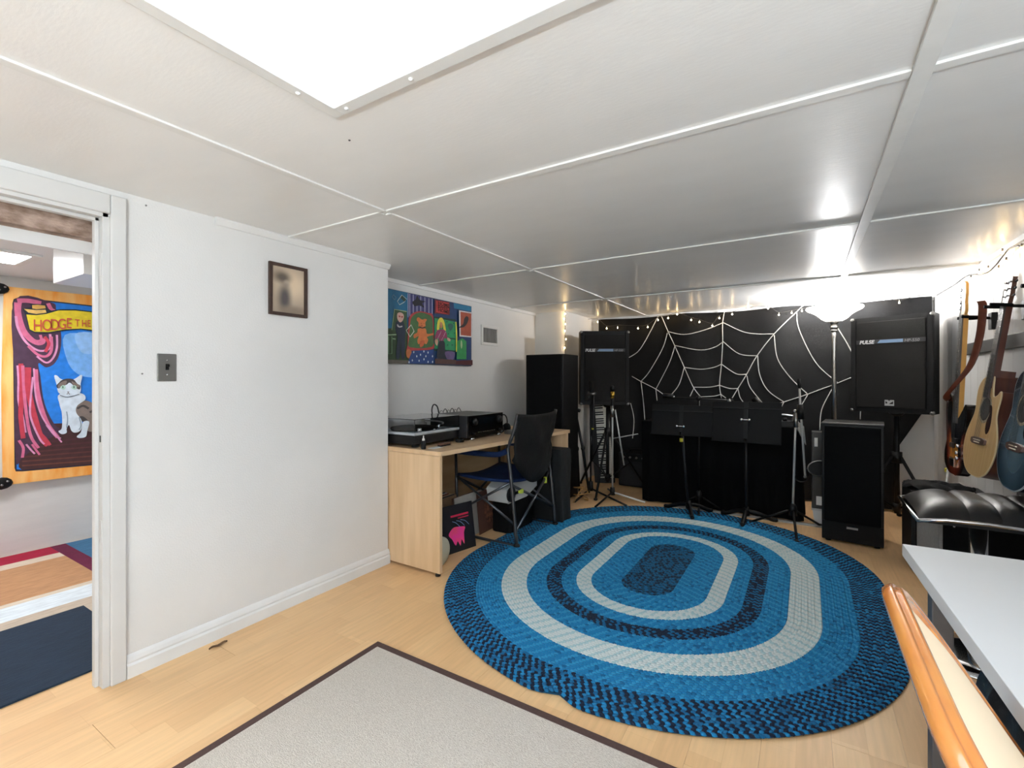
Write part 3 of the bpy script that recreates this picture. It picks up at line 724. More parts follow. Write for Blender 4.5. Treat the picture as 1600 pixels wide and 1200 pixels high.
# ------------------------------------------------------------------ desk
def beech(name, stretch):
    return mat(name, (222, 190, 152), .42, rgb2=(206, 172, 132), vscale=2.2, stretch=stretch, bump=.02)
M_bv, M_bh = beech('beech_vertical', (9, 9, .7)), beech('beech_horizontal', (9, .7, 9))
DT = .74
t = thing('desk', 'beech laminate desk with panel sides along the recess wall', 'desk', (-2.1, 2.9, 0))
top = [(-1.817, 2.1235), (-1.687, 3.634), (-2.43, 3.66), (-2.505, 2.1235)]
part(t, 'tabletop', MB().prism(top, DT - .026, DT, 'xy'), M_bh, world=True, bevel=.002)
sp = part(t, 'side_panel', MB().prism([(-1.828, 2.128), (-1.826, 2.15), (-2.50, 2.15), (-2.50, 2.128)], .018, DT - .0285, 'xy'), M_bv, world=True, bevel=.0015)
part(t, 'side_panel', MB().prism([(-1.70, 3.60), (-1.698, 3.622), (-2.42, 3.65), (-2.42, 3.628)], .018, DT - .0265, 'xy'), M_bv, world=True, bevel=.0015)
part(t, 'back_panel', MB().prism([(-2.412, 2.151), (-2.336, 3.62), (-2.352, 3.62), (-2.428, 2.151)], .22, DT - .0265, 'xy'), mat('beech_back_panel', (206, 174, 132), .45, rgb2=(190, 156, 114), vscale=2, stretch=(9, .8, 8)), world=True)
for (x, y) in ((-1.85, 2.139), (-2.45, 2.139), (-1.72, 3.612), (-2.38, 3.637)):
    part(t, 'foot', MB().lathe([(0, 0), (.016, 0), (.016, .018), (0, .018)], 12, M=Matrix.Translation((x, y, 0))), M_plastic, world=True)

# ------------------------------------------------------------------ turntable
t = thing('turntable', 'black and silver turntable under a clear dust cover on the desk', 'turntable', (-2.22, 2.37, DT))
X0, X1, Y0, Y1 = -2.40, -2.045, 2.145, 2.585
part(t, 'plinth', MB().box((X0, Y0, .758), (X1, Y1, .817)), M_black, world=True, bevel=.008)
part(t, 'deck_plate', MB().box((X0 - .002, Y0 - .002, .817), (X1 + .002, Y1 + .002, .834)), mat('silver_deck', (186, 192, 198), .35, .4), world=True, bevel=.003)
for (x, y) in ((X0 + .05, Y0 + .05), (X1 - .04, Y0 + .05), (X0 + .05, Y1 - .05), (X1 - .04, Y1 - .05)):
    part(t, 'foot', MB().lathe([(0, DT), (.024, DT), (.026, .75), (.022, .759), (0, .759)], 14, M=Matrix.Translation((x, y, 0))), M_plastic, world=True)
pl = part(t, 'platter', MB().lathe([(0, .835), (.15, .835), (.155, .845), (.15, .852), (0, .852)], 36, M=Matrix.Translation((-2.21, 2.315, 0))), M_blackm, world=True)
part(t, 'spindle', MB().lathe([(0, .852), (.004, .852), (.003, .866), (0, .868)], 8, M=Matrix.Translation((-2.21, 2.315, 0))), M_chrome, parent=pl, world=True)
ta = part(t, 'tonearm', MB().tube(spl([(-2.33, 2.52, .872), (-2.22, 2.525, .874), (-2.12, 2.50, .87), (-2.085, 2.45, .862)], 5), .005, 8).lathe([(0, .834), (.028, .834), (.026, .86), (.012, .864), (.012, .882), (0, .882)], 16, M=Matrix.Translation((-2.32, 2.52, 0))), M_steel, world=True)
part(t, 'headshell', MB().cbox((-2.08, 2.437, .858), (.018, .035, .012)), M_black, parent=ta, world=True)
for (x, y, r, h) in ((-2.065, 2.21, .014, .022), (-2.07, 2.40, .008, .03), (-2.06, 2.34, .011, .008)):
    part(t, 'knob', MB().lathe([(0, .834), (r, .834), (r, .834 + h), (r * .7, .836 + h), (0, .836 + h)], 12, M=Matrix.Translation((x, y, 0))), M_chrome, world=True)
glass = mat('smoked_clear_acrylic', (240, 243, 246), .04, trans=1., ior=1.3, spec=.5)
dc = MB(); z0, z1, th = .838, .918, .003
dc.box((X0, Y0, z1 - th), (X1, Y1, z1)); dc.box((X0, Y0, z0), (X1, Y0 + th, z1 - th)); dc.box((X0, Y1 - th, z0), (X1, Y1, z1 - th)); dc.box((X0, Y0 + th, z0), (X0 + th, Y1 - th, z1 - th)); dc.box((X1 - th, Y0 + th, z0), (X1, Y1 - th, z1 - th))
part(t, 'dust_cover', dc, glass, world=True, label='clear acrylic dust cover')

# ------------------------------------------------------------------ receiver
t = thing('stereo_receiver', 'wide black stereo receiver with silver feet on the desk', 'receiver', (-2.15, 2.82, DT))
ax0, ax1, ay0, ay1, az0, az1 = -2.33, -1.978, 2.605, 3.04, DT + .016, DT + .172
part(t, 'body', MB().box((ax0, ay0, az0), (ax1 - .012, ay1, az1)), mat('receiver_case', (60, 60, 62), .4, .5), world=True, bevel=.004)
fp = part(t, 'front_panel', MB().box((ax1 - .012, ay0 - .003, az0), (ax1, ay1 + .003, az1 + .001)), mat('receiver_gloss_front', (10, 10, 12), .18), world=True, bevel=.003)
part(t, 'display', MB().box((ax1, ay0 + .12, az1 - .06), (ax1 + .001, ay1 - .12, az1 - .025)), mat('receiver_display', (14, 22, 28), .1), parent=fp, world=True)
Mx = Matrix.Rotation(PI / 2, 4, 'Y')
for (y, z, r) in ((ay0 + .06, az1 - .045, .026), (ay1 - .06, az1 - .045, .026), (ay0 + .05, az0 + .03, .010), (ay1 - .05, az0 + .03, .010)):
    part(t, 'knob', MB().lathe([(0, 0), (r, 0), (r, .018), (r * .9, .022), (0, .022)], 18, M=Matrix.Translation((ax1, y, z)) @ Mx), mat('receiver_knob', (30, 30, 32), .3, .5), parent=fp, world=True)
for k in range(8): part(t, 'button', MB().box((ax1, ay0 + .11 + k * .028, az0 + .03), (ax1 + .003, ay0 + .128 + k * .028, az0 + .036)), M_steel, parent=fp, world=True)
for (x, y) in ((ax1 - .008, ay0 + .05), (ax1 - .008, ay1 - .05), (ax0 + .05, ay0 + .05), (ax0 + .05, ay1 - .05)):
    part(t, 'foot', MB().lathe([(0, DT), (.018, DT), (.02, DT + .016), (0, DT + .016)], 14, M=Matrix.Translation((x, y, 0))), M_chrome, world=True)
part(t, 'cable_loop', MB().tube(spl([(-2.34, 2.66, .86), (-2.37, 2.67, .93), (-2.38, 2.70, .975), (-2.37, 2.73, .96), (-2.36, 2.74, .90)], 5), .005, 6), M_cable, world=True)
for k in range(6):
    y = 2.78 + k * .042; part(t, 'plug_cable', MB().tube(spl([(-2.33, y, .88), (-2.37, y + .005, .925 + .012 * (k % 2)), (-2.40, y + .01, .90), (-2.41, y, .80)], 4), .003, 5), M_cable if k % 2 else M_steel, world=True)

# ------------------------------------------------------------------ small things on the desk
t = thing('dropper_bottle', 'small black cleaning bottle with a white tip on the desk corner', 'bottle', (-1.985, 2.16, DT))
part(t, 'body', MB().lathe([(0, 0), (.014, 0), (.015, .004), (.015, .045), (.008, .052), (0, .052)], 16), M_black)
part(t, 'cap', MB().lathe([(0, .052), (.0085, .052), (.0085, .062), (.004, .068), (.003, .082), (0, .083)], 12), M_white)
single('paper_slip', MB().cbox((-1.955, 2.235, DT + .0012), (.05, .085, .002)), mat('paper_white', (226, 224, 220), .8), 'white paper slip lying beside the cleaning bottle', 'paper', loc=(-1.955, 2.235, DT))
t = thing('record_brush', 'wooden record cleaning brush lying in front of the turntable', 'brush', (-1.965, 2.33, DT))
part(t, 'handle', MB().cbox((0, 0, .016), (.028, .11, .014)), mat('walnut_brush', (92, 58, 40), .5), bevel=.004)
part(t, 'bristles', MB().cbox((0, 0, .005), (.024, .10, .009)), M_blackm)
t = thing('record_weight', 'low black round record weight beside the receiver', 'record weight', (-1.995, 2.53, DT))
part(t, 'disc', MB().lathe([(0, 0), (.028, 0), (.03, .004), (.03, .018), (.026, .022), (0, .022)], 20), M_black)
part(t, 'knob', MB().lathe([(0, .022), (.012, .022), (.012, .034), (0, .036)], 14), M_plastic)
t = thing('headphones', 'black headphones standing with the band up beside the receiver', 'headphones', (-2.03, 3.13, DT))
ring = [(0, .055 * math.cos(a), .085 + .062 * math.sin(a)) for a in [PI * k / 12 - .25 for k in range(0, 14)]]
hb = part(t, 'headband', MB().tube(ring, .005, 8), M_black)
for sgn in (-1, 1):
    e = part(t, 'ear_cup', MB().ell((0, .05 * sgn, .04), (.036, .02, .038), 0, 14, 8), M_plastic)
    part(t, 'cushion', MB().ell((0, .034 * sgn, .04), (.032, .01, .034), 0, 14, 8), M_blackm, parent=e)
t = thing('card_reader', 'small silver box on the desk below the headphones', 'box', (-1.955, 3.13, DT))
part(t, 'body', MB().cbox((0, 0, .015), (.075, .10, .03)), M_steel, bevel=.004)
part(t, 'face', MB().cbox((.038, 0, .015), (.002, .085, .02)), M_black)

# ------------------------------------------------------------------ records under the desk
def record(x, y, lean, rgb, label, name='record_sleeve', edge=None, size=.312, art=None, rz=0):
    # sleeve standing on the floor, leaning back toward -x, front facing +x
    t = thing(name, label, 'record', (x, y, 0), (0, -lean, rz), 'records under the desk')
    part(t, 'sleeve', MB().box((-.004, -size / 2, 0), (0, size / 2, size)), mat('sleeve_%d_%d_%d' % rgb, rgb, .5, var=.12, vscale=20))
    if art: art(t, size)
    return t
def art_dark(t, s):
    # plain generic cover: red bars, arcs and a pink blotch on black
    a = MB(); a.box((.0002, -.04, .232), (.0007, .115, .245)).box((.0002, .02, .215), (.0007, .115, .222))
    part(t, 'red_bars', a, mat('cover_red', (206, 36, 74), .5))
    r = MB()
    for k in range(3): r.tube(spl([(.0008, -.03 + .035 * k, .205), (.0008, .0 + .04 * k, .19), (.0008, .03 + .04 * k, .16)], 4), .0022, 5)
    part(t, 'pale_arcs', r, mat('cover_pale_blue', (130, 160, 200), .5))
    pts = spl([(0, -.055, .145), (0, -.02, .165), (0, .03, .16), (0, .075, .15), (0, .06, .115), (0, .055, .04), (0, .035, .075), (0, .02, .035), (0, .0, .07), (0, -.02, .045), (0, -.045, .09), (0, -.07, .12)], 3, True)
    part(t, 'pink_blotch', MB().prism([(p.y, p.z) for p in pts], .0003, .0009, 'yz'), mat('cover_pink', (240, 84, 100), .5, rgb2=(240, 60, 150), vscale=14))
def art_brown(t, s):
    part(t, 'oval', MB().prism([(.07 * math.cos(a * PI / 10), .15 + .1 * math.sin(a * PI / 10)) for a in range(20)], .0003, .0009, 'yz'), mat('cover_brown_oval', (150, 100, 76), .5, rgb2=(50, 34, 28), vscale=30))
record(-1.99, 2.512, .16, (20, 20, 26), 'black record sleeve with red bars and a pink shape under the desk', art=art_dark, rz=-.22)
record(-2.105, 2.80, .10, (196, 190, 180), 'plain cream record sleeve leaning under the desk')
record(-2.12, 2.795, .10, (110, 78, 62), 'brown edged record sleeve just behind the cream one')
record(-2.075, 3.02, .10, (98, 66, 54), 'brown patterned record sleeve beside the folding chair legs', art=art_brown, rz=.04)
cols = [(150, 120, 92), (60, 56, 54), (176, 150, 120), (120, 60, 44), (200, 190, 172), (70, 70, 76), (160, 130, 100)]
cn = ['light brown', 'charcoal', 'sand coloured', 'rust red', 'off white', 'slate grey', 'caramel']
for k, c in enumerate(cols):
    record(-2.165 - k * .024, 2.598 + .008 * (k % 3), .13, c, '%s record sleeve in the row behind the black one under the desk' % cn[k])
single('round_lid', MB().lathe([(0, 0), (.088, 0), (.092, .006), (.092, .03), (.086, .036), (0, .036)], 28, M=Matrix.Translation((-1.955, 2.246, .0925)) @ Matrix.Rotation(PI / 2, 4, 'Y')), mat('cream_plastic', (206, 200, 176), .5), 'round cream lid standing on edge behind the desk side panel', 'lid', loc=(-1.955, 2.246, 0))

# ------------------------------------------------------------------ folding camp chair
t = thing('folding_chair', 'folding camp chair with black fabric back and blue seat at the desk', 'chair', (-1.92, 3.08, 0))
yn, yf = 2.785, 3.375
navy = mat('blue_seat_fabric', (16, 44, 92), .8, var=.2, vscale=30)
blk_ = mat('black_chair_fabric', (10, 10, 11), .7, bump=.9, bscale=9, spec=.3)
for y in (yn, yf):
    part(t, 'back_post', MB().tube(spl([(-1.690, y - .01, .012), (-1.735, y, .40), (-1.768, y, .66), (-1.765, y, .70), (-1.725, y + .005, .80), (-1.695, y + .01, .925)], 5), .0125, 10), M_tube, world=True)
    part(t, 'front_post', MB().tube([(-2.235, y, .62), (-2.225, y, .3), (-2.215, y, .05)], .0105, 10), M_tube, world=True)
    part(t, 'floor_rail', MB().tube(spl([(-1.690, y - .01, .012), (-1.73, y - .01, .0115), (-2.05, y, .0115), (-2.16, y, .0115), (-2.205, y, .022), (-2.216, y, .06)], 4), .0105, 10), M_tube, world=True)
    part(t, 'foot_cap', MB().ell((-1.692, y - .01, .017), (.026, .024, .017), 0, 10, 6), M_plastic, world=True)
    part(t, 'armrest', MB().tube(spl([(-1.775, y, .665), (-1.86, y, .632), (-2.05, y, .625), (-2.24, y, .625)], 5), .020, 10), navy, world=True)
    part(t, 'side_brace', MB().tube([(-1.755, y, .44), (-2.21, y, .18)], .009, 8), M_tube, world=True)
    part(t, 'side_brace', MB().tube([(-2.225, y, .44), (-1.72, y, .16)], .009, 8), M_tube, world=True)
for (xa, ya, za, xb, yb, zb) in ((-1.742, yn, .43, -1.708, yf, .15), (-1.742, yf, .44, -1.702, yn, .115), (-2.225, yn, .43, -2.215, yf, .15), (-2.225, yf, .43, -2.215, yn, .15)):
    part(t, 'cross_brace', MB().tube([(xa, ya, za), (xb, yb, zb)], .010, 8), M_tube, world=True)
part(t, 'clip', MB().cbox((-1.732, 2.90, .365), (.03, .03, .03)), mat('lime_clip', (190, 206, 70), .5), world=True, bevel=.004)
part(t, 'clip', MB().cbox((-1.735, 3.28, .375), (.022, .022, .05)), mat('lime_clip', (190, 206, 70), .5), world=True, bevel=.004)
part(t, 'seat', MB().grid(lambda a, b: Vector((-1.76 - .46 * a, yn + .005 + (yf - yn - .01) * b, .452 - .03 * math.sin(PI * b) - .01 * math.sin(PI * a))), 10, 12), navy, world=True, solid=.02)
def back(a, b):
    # a across (near to far), b up
    sag = .10 * (1 - b) ** 2 * math.sin(PI * a)
    z = .60 + .325 * b - (1 - b) * .20 * math.sin(PI * a) ** .8 - (.018 * math.sin(PI * a) if b > .95 else 0)
    x = -1.735 + .045 * b + .03 * math.sin(PI * a) + .010 * math.sin(9 * a + 7 * b) + .008 * math.sin(15 * b - 6 * a) * (1 - b)
    return Vector((x, yn + .0 + (yf - yn) * a, z))
part(t, 'backrest', MB().grid(back, 16, 14), blk_, world=True, solid=.006)

# ------------------------------------------------------------------ grey tub and covered cabinet under the desk end
t = thing('storage_tub', 'light grey tub with a black round port behind the folding chair legs', 'tub', (-1.98, 3.13, 0))
part(t, 'lower_body', MB().box((-2.04, 2.98, .0), (-1.87, 3.33, .24)), M_blackm, world=True, bevel=.02)
part(t, 'shell', MB().prism([(2.93, .245), (3.20, .245), (3.37, .30), (3.37, .40), (3.30, .42), (2.99, .39), (2.91, .35)], -2.04, -1.86, 'yz'), mat('light_grey_plastic', (198, 198, 196), .45), world=True, bevel=.015)
pt = part(t, 'port', MB().lathe([(0, 0), (.055, 0), (.055, .012), (0, .014)], 24, M=Matrix.Translation((-1.861, 2.965, .31)) @ Mx), M_black, world=True)
part(t, 'latch', MB().cbox((-1.85, 3.03, .31), (.012, .06, .018)), M_black, parent=pt, world=True)
t = thing('covered_cabinet', 'speaker cabinet under a black fabric cover below the desk end', 'cabinet', (-1.83, 3.52, 0))
def cov(a, b):
    pts = [(-2.02, 3.425), (-1.665, 3.425), (-1.660, 3.592), (-2.02, 3.592)]
    i = int(a * 4) % 4; f_ = a * 4 - int(a * 4)
    p = Vector(pts[i]).lerp(Vector(pts[(i + 1) % 4]), f_)
    w_ = .006 * math.sin(31 * a + 5 * b) * (1 - b * .5)
    return Vector((p.x + w_, p.y + w_ * .6, .004 + .585 * b))
cvm = MB().grid(cov, 48, 10); cvm.box((-2.018, 3.428, .57), (-1.668, 3.59, .595))
part(t, 'fabric_cover', cvm, mat('black_cover_cloth', (12, 14, 15), .85, bump=.7, bscale=16), world=True)
# ------------------------------------------------------------------ spiderweb curtain
CY = 5.285
def cfold(x, z): return CY + .016 * math.sin(7.3 * x + .5 * math.sin(1.7 * z)) + .006 * math.sin(15 * x + 1.2 * z)
def cxl(z): return -2.08 + .05 * max(0, 1.6 - z) * .3
def cxr(z):
    if z > 1.0: return .925 - .01 * (z - 1)
    if z > .55: return .925 - .25 * (1.0 - z) / .45
    return .675 + .06 * (.55 - z)
def cur(a, b):
    z = .02 + 1.855 * b; x = cxl(z) + (cxr(z) - cxl(z)) * a
    top = -.014 * abs(math.sin(3.2 * x + .4)) * max(0, (b - .9) / .1)
    return Vector((x, cfold(x, z), z + top))
t = thing('curtain', 'black fabric wall curtain with a white spiderweb along the back wall', 'curtain', (-.6, CY, 0))
part(t, 'fabric', MB().grid(cur, 220, 24), mat('black_curtain_fabric', (9, 9, 10), .7, bump=.15, bscale=180, spec=.3), world=True)
web = [[(1031, 488), (1044, 518), (1055, 541), (1070, 574), (1084, 605), (1096, 621)], [(1133, 482), (1129, 504), (1129, 534), (1127, 569), (1124, 601), (1127, 622)],
       [(1262, 470), (1245, 487), (1210, 522), (1183, 556), (1166, 586), (1153, 607), (1144, 622)], [(987, 588), (1001, 596), (1025, 608), (1042, 620)], [(1218, 630), (1225, 628), (1262, 616), (1297, 603), (1310, 598), (1330, 590), (1370, 576)],
       [(1043, 518), (1070, 523), (1100, 516), (1130, 504)], [(1055, 540), (1092, 547), (1115, 543), (1130, 534)], [(1070, 574), (1095, 577), (1115, 574), (1127, 569)], [(1085, 605), (1108, 605), (1124, 602)], [(1095, 620), (1115, 619), (1127, 616)],
       [(1130, 504), (1160, 518), (1185, 522), (1210, 522)], [(1130, 534), (1155, 553), (1183, 556)], [(1127, 569), (1150, 584), (1166, 585)], [(1124, 602), (1140, 607), (1153, 607)], [(1127, 617), (1134, 622)],
       [(1031, 488), (1015, 520), (1000, 545), (987, 556), (960, 570)], [(1043, 520), (1035, 545), (1015, 580), (1001, 596)], [(1055, 541), (1047, 565), (1032, 595), (1025, 608)], [(1070, 574), (1062, 600), (1050, 616)], [(1085, 606), (1079, 619)],
       [(1001, 596), (1005, 630), (1007, 656)], [(1025, 608), (1027, 626)],
       [(1245, 487), (1247, 510), (1262, 545), (1280, 573), (1310, 599)], [(1210, 524), (1215, 560), (1235, 590), (1262, 616)], [(1184, 556), (1187, 585), (1200, 610), (1225, 628)], [(1167, 587), (1172, 605), (1191, 629)], [(1153, 607), (1156, 620), (1161, 628)],
       [(1285, 468), (1300, 498), (1324, 537), (1340, 570)], [(1262, 617), (1253, 632)], [(1225, 628), (1219, 640)], [(1300, 608), (1284, 640), (1281, 672)], [(1346, 600), (1344, 655)], [(985, 630), (990, 655), (988, 685)]]
M_cord = mat('white_web_cord', (214, 213, 210), .7)
for wpts in web:
    q = spl([ony(u, v, CY) for u, v in wpts], 6)
    # lay the cord on the folds of the cloth
    q = [Vector((p.x, cfold(p.x, p.z) - .007, min(p.z, 1.872))) for p in q]
    part(t, 'web_strand', MB().tube(q, .0042, 6), M_cord, world=True)

# ------------------------------------------------------------------ cloth covered table
tx0, tx1, ty0, ty1, tz = -1.34, -.03, 4.52, 5.10, .765
t = thing('covered_table', 'table draped to the floor in black velvet below the spiderweb', 'table', ((tx0 + tx1) / 2, (ty0 + ty1) / 2, 0))
def clo(a, b):
    per = [(tx0, ty1), (tx0, ty0), (tx1, ty0), (tx1, ty1)]; ls = [ty1 - ty0, tx1 - tx0, ty1 - ty0]
    s = a * sum(ls); i = 0
    while i < 2 and s > ls[i]: s -= ls[i]; i += 1
    p = Vector(per[i]).lerp(Vector(per[i + 1]), s / ls[i])
    nrm = [Vector((-1, 0)), Vector((0, -1)), Vector((1, 0))][i]
    p = p + nrm * ((.012 + .020 * math.sin(52 * a) + .010 * math.sin(117 * a + 2)) * b)
    return Vector((p.x, p.y, tz - (tz - .008) * b))
M_velvet = mat('black_velvet', (4, 4, 5), .9, spec=.15)
part(t, 'cloth', MB().grid(clo, 180, 12), M_velvet, world=True)
part(t, 'cloth_top', MB().box((tx0, ty0, tz - .006), (tx1, ty1, tz)), M_velvet, world=True)
for (x, y) in ((tx0 + .06, ty0 + .06), (tx1 - .06, ty0 + .06), (tx0 + .06, ty1 - .06), (tx1 - .06, ty1 - .06)):
    part(t, 'leg', MB().box((x - .02, y - .02, 0), (x + .02, y + .02, tz - .007)), M_black, world=True)
single('cable_cover', MB().prism([(4.42, 0.0), (4.435, .012), (4.465, .012), (4.48, 0.0)], -1.05, .12, 'yz'), mat('grey_cable_cover', (128, 126, 122), .5), 'low grey floor cable cover in front of the velvet table', 'cable cover', loc=(-.5, 4.45, 0))
t = thing('effects_unit', 'small silver hardware unit with knobs on the right end of the velvet table', 'audio unit', (-.17, 4.62, tz))
part(t, 'case', MB().box((-.13, -.08, 0), (.12, .08, .05)), M_plastic, bevel=.004)
for k in range(4): part(t, 'knob', MB().lathe([(0, .05), (.016, .05), (.014, .075), (0, .076)], 12, M=Matrix.Translation((-.09 + k * .058, -.03, 0))), M_black)
part(t, 'handle', MB().tube(spl([(-.12, -.09, .05), (-.12, -.09, .10), (.08, -.09, .10), (.08, -.09, .05)], 4), .008, 8), M_chrome)
part(t, 'post', MB().tube([(-.14, .0, 0), (-.15, 0, .12)], .018, 10), M_plastic)
single('grey_cloth', MB().grid(lambda a, b: Vector((-.085 + .075 * a + .015 * b, 4.50 - .012 * math.sin(6 * a) - .012, .855 - .15 * b * (.45 + .55 * a) - .07 * a)), 10, 8), mat('grey_towel', (150, 148, 144), .95, bump=.8, bscale=80), 'small grey cloth hanging at the right corner of the velvet table', 'cloth', solid=.006, loc=(-.05, 4.5, .75))

# ------------------------------------------------------------------ PA loudspeakers
M_grille = mat('dark_speaker_grille', (22, 21, 20), .75, spec=.25, bump=.8, bscale=420)
M_cab = mat('speaker_cabinet_black', (9, 9, 10), .6, spec=.3, bump=.3, bscale=260)
def pa_speaker(label, loc, rz, logo, w=.52, h=.76, d=.42):
    t = thing('pa_speaker', label, 'speaker', loc, rz, 'PA speakers on stands')
    poly = [(-w / 2, 0), (w / 2, 0), (w / 2 - .01, d * .45), (w * .33, d), (-w * .33, d), (-w / 2 + .01, d * .45)]
    part(t, 'cabinet', MB().prism(poly, 0, h, 'xy'), M_cab, bevel=.012)
    g = part(t, 'grille', MB().box((-w / 2 + .045, -.010, .035), (w / 2 - .045, .002, h - .035)), M_grille, bevel=.006)
    part(t, 'side_rail', MB().box((-w / 2 + .004, -.006, .012), (-w / 2 + .04, .002, h - .012)), M_cab, bevel=.006)
    part(t, 'side_rail', MB().box((w / 2 - .04, -.006, .012), (w / 2 - .004, .002, h - .012)), M_cab, bevel=.006)
    for sx in (-1, 1):
        for z in (.012, h - .012):
            part(t, 'corner_cap', MB().ell((sx * (w / 2 - .012), .006, z), (.017, .017, .017), 0, 10, 6), mat('nickel_corner', (120, 119, 116), .4, .6))
    zb = h * .735
    part(t, 'badge_strip', MB().box((-w / 2 + .045, -.0115, zb - .012), (w / 2 - .045, -.0102, zb + .020)), mat('badge_dark', (44, 44, 46), .5), parent=g)
    part(t, 'blue_bar', MB().prism([(-.078, zb - .009), (.085, zb - .009), (.085, zb + .016), (-.060, zb + .016)], -.0125, -.0116, 'xz'), mat('badge_blue', (112, 136, 166), .4), parent=g)
    part(t, 'lettering', text_mb('PULSE', .047, lambda c: Vector((-.198 + c.x * .78, -.0122 - c.z, zb - .011 + c.y * .85)), shear=.2, bold=.0015), mat('badge_white', (205, 205, 205), .5), parent=g)
    part(t, 'lettering', text_mb('HP-550', .036, lambda c: Vector((.093 + c.x * .82, -.0122 - c.z, zb - .008 + c.y * .85)), shear=.15), mat('badge_grey', (140, 140, 142), .5), parent=g)
    if logo:
        e = part(t, 'emblem', MB().box((-.03, -.0125, .055), (.03, -.0102, .10)), mat('emblem_silver', (170, 170, 168), .4), parent=g)
        m = MB()
        for pp in ([(-.024, .090), (-.012, .082), (-.012, .072), (-.024, .072)], [(-.004, .068), (.024, .090), (.024, .068)], [(-.008, .1), (.006, .1), (.0, .092)]): m.prism(pp, -.0132, -.0126, 'xz')
        part(t, 'emblem_mark', m, M_black, parent=g)
    return t
def speaker_stand(label, loc, rz, hub, top, spread, deg0=0):
    t = thing('speaker_stand', label, 'speaker stand', loc, rz, 'tripod speaker stands')
    part(t, 'pole', MB().tube([(0, 0, .10), (0, 0, top)], .0175, 12), M_black)
    part(t, 'hub', MB().lathe([(0, hub - .05), (.035, hub - .05), (.035, hub + .04), (0, hub + .04)], 14), M_plastic)
    part(t, 'lower_collar', MB().lathe([(0, .12), (.03, .12), (.03, .18), (0, .18)], 14), M_plastic)
    for k in range(3):
        a = math.radians(deg0 + 120 * k); c = Vector((math.cos(a), math.sin(a), 0))
        lg = part(t, 'leg', MB().tube([c * .03 + Vector((0, 0, hub)), c * spread + Vector((0, 0, .012))], .0115, 10), M_black)
        part(t, 'rubber_foot', MB().ell(c * spread + Vector((0, 0, .014)), (.02, .02, .014), 0, 10, 6), M_plastic, parent=lg)
        part(t, 'brace', MB().tube([c * .025 + Vector((0, 0, .15)), c * spread * .55 + Vector((0, 0, hub * .47))], .007, 8), M_black)
    part(t, 'top_plate', MB().lathe([(0, top - .03), (.03, top - .03), (.06, top), (0, top)], 14), M_plastic)
sl = Vector((-1.745, 4.68, 0))
speaker_stand('black tripod stand under the loudspeaker by the pillar', sl, 0, .62, .905, .42, 35)
fr_ = Vector((math.sin(YAW), -math.cos(YAW), 0))
pa_speaker('black loudspeaker on a tripod left of the spiderweb', sl + fr_ * .13 + Vector((-.05, -.02, .906)), YAW, False, .50, .75, .36)
sr = Vector((.62, 4.80, 0))
speaker_stand('black tripod stand behind the floor tower speaker on the right', sr, 0, .55, .905, .34, 80)
rzr = math.radians(-24)
pa_speaker('large black loudspeaker with silver emblem right of the floor lamp', Vector((.560, 4.665, .906)), rzr, True, .53, .755, .36)

# ------------------------------------------------------------------ tower speakers
t = thing('tower_speaker', 'tall plain black tower speaker standing behind the desk', 'speaker', (-2.10, 4.1, 0))
part(t, 'cabinet', MB().box((-2.325, 3.995, .02), (-1.925, 4.34, 1.405)), mat('black_vinyl_cabinet', (8, 8, 9), .45, spec=.3), world=True, bevel=.004)
part(t, 'grille', MB().box((-2.315, 3.975, .06), (-1.935, 3.995, 1.398)), M_blackm, world=True, bevel=.004)
for (x, y) in ((-2.29, 4.03), (-1.96, 4.03), (-2.29, 4.31), (-1.96, 4.31)): part(t, 'foot', MB().lathe([(0, 0), (.018, 0), (.018, .02), (0, .02)], 10, M=Matrix.Translation((x, y, 0))), M_plastic, world=True)
t = thing('tower_speaker', 'black floor tower speaker with a silver badge beside the white table', 'speaker', (.295, 4.225, 0), math.radians(-6))
part(t, 'cabinet', MB().box((-.178, -.145, .018), (.178, .165, .845)), mat('black_vinyl_cabinet', (8, 8, 9), .45, spec=.3), bevel=.004)
part(t, 'top_board', MB().box((-.180, -.16, .845), (.180, .167, .857)), mat('grey_top_board', (40, 39, 38), .3), bevel=.004)
g = part(t, 'grille', MB().box((-.162, -.163, .15), (.162, -.145, .83)), mat('black_grille_cloth', (5, 5, 6), .8, spec=.15), bevel=.006)
part(t, 'plinth', MB().box((-.176, -.155, .018), (.176, -.145, .15)), mat('black_gloss_strip', (7, 7, 8), .45, spec=.2))
part(t, 'badge', MB().box((-.03, -.166, .112), (.035, -.155, .126)), M_steel, label='small silver badge')
for sx in (-.14, .14):
    for sy in (-.11, .13): part(t, 'foot', MB().lathe([(0, 0), (.018, 0), (.018, .018), (0, .018)], 10, M=Matrix.Translation((sx, sy, 0))), M_plastic)

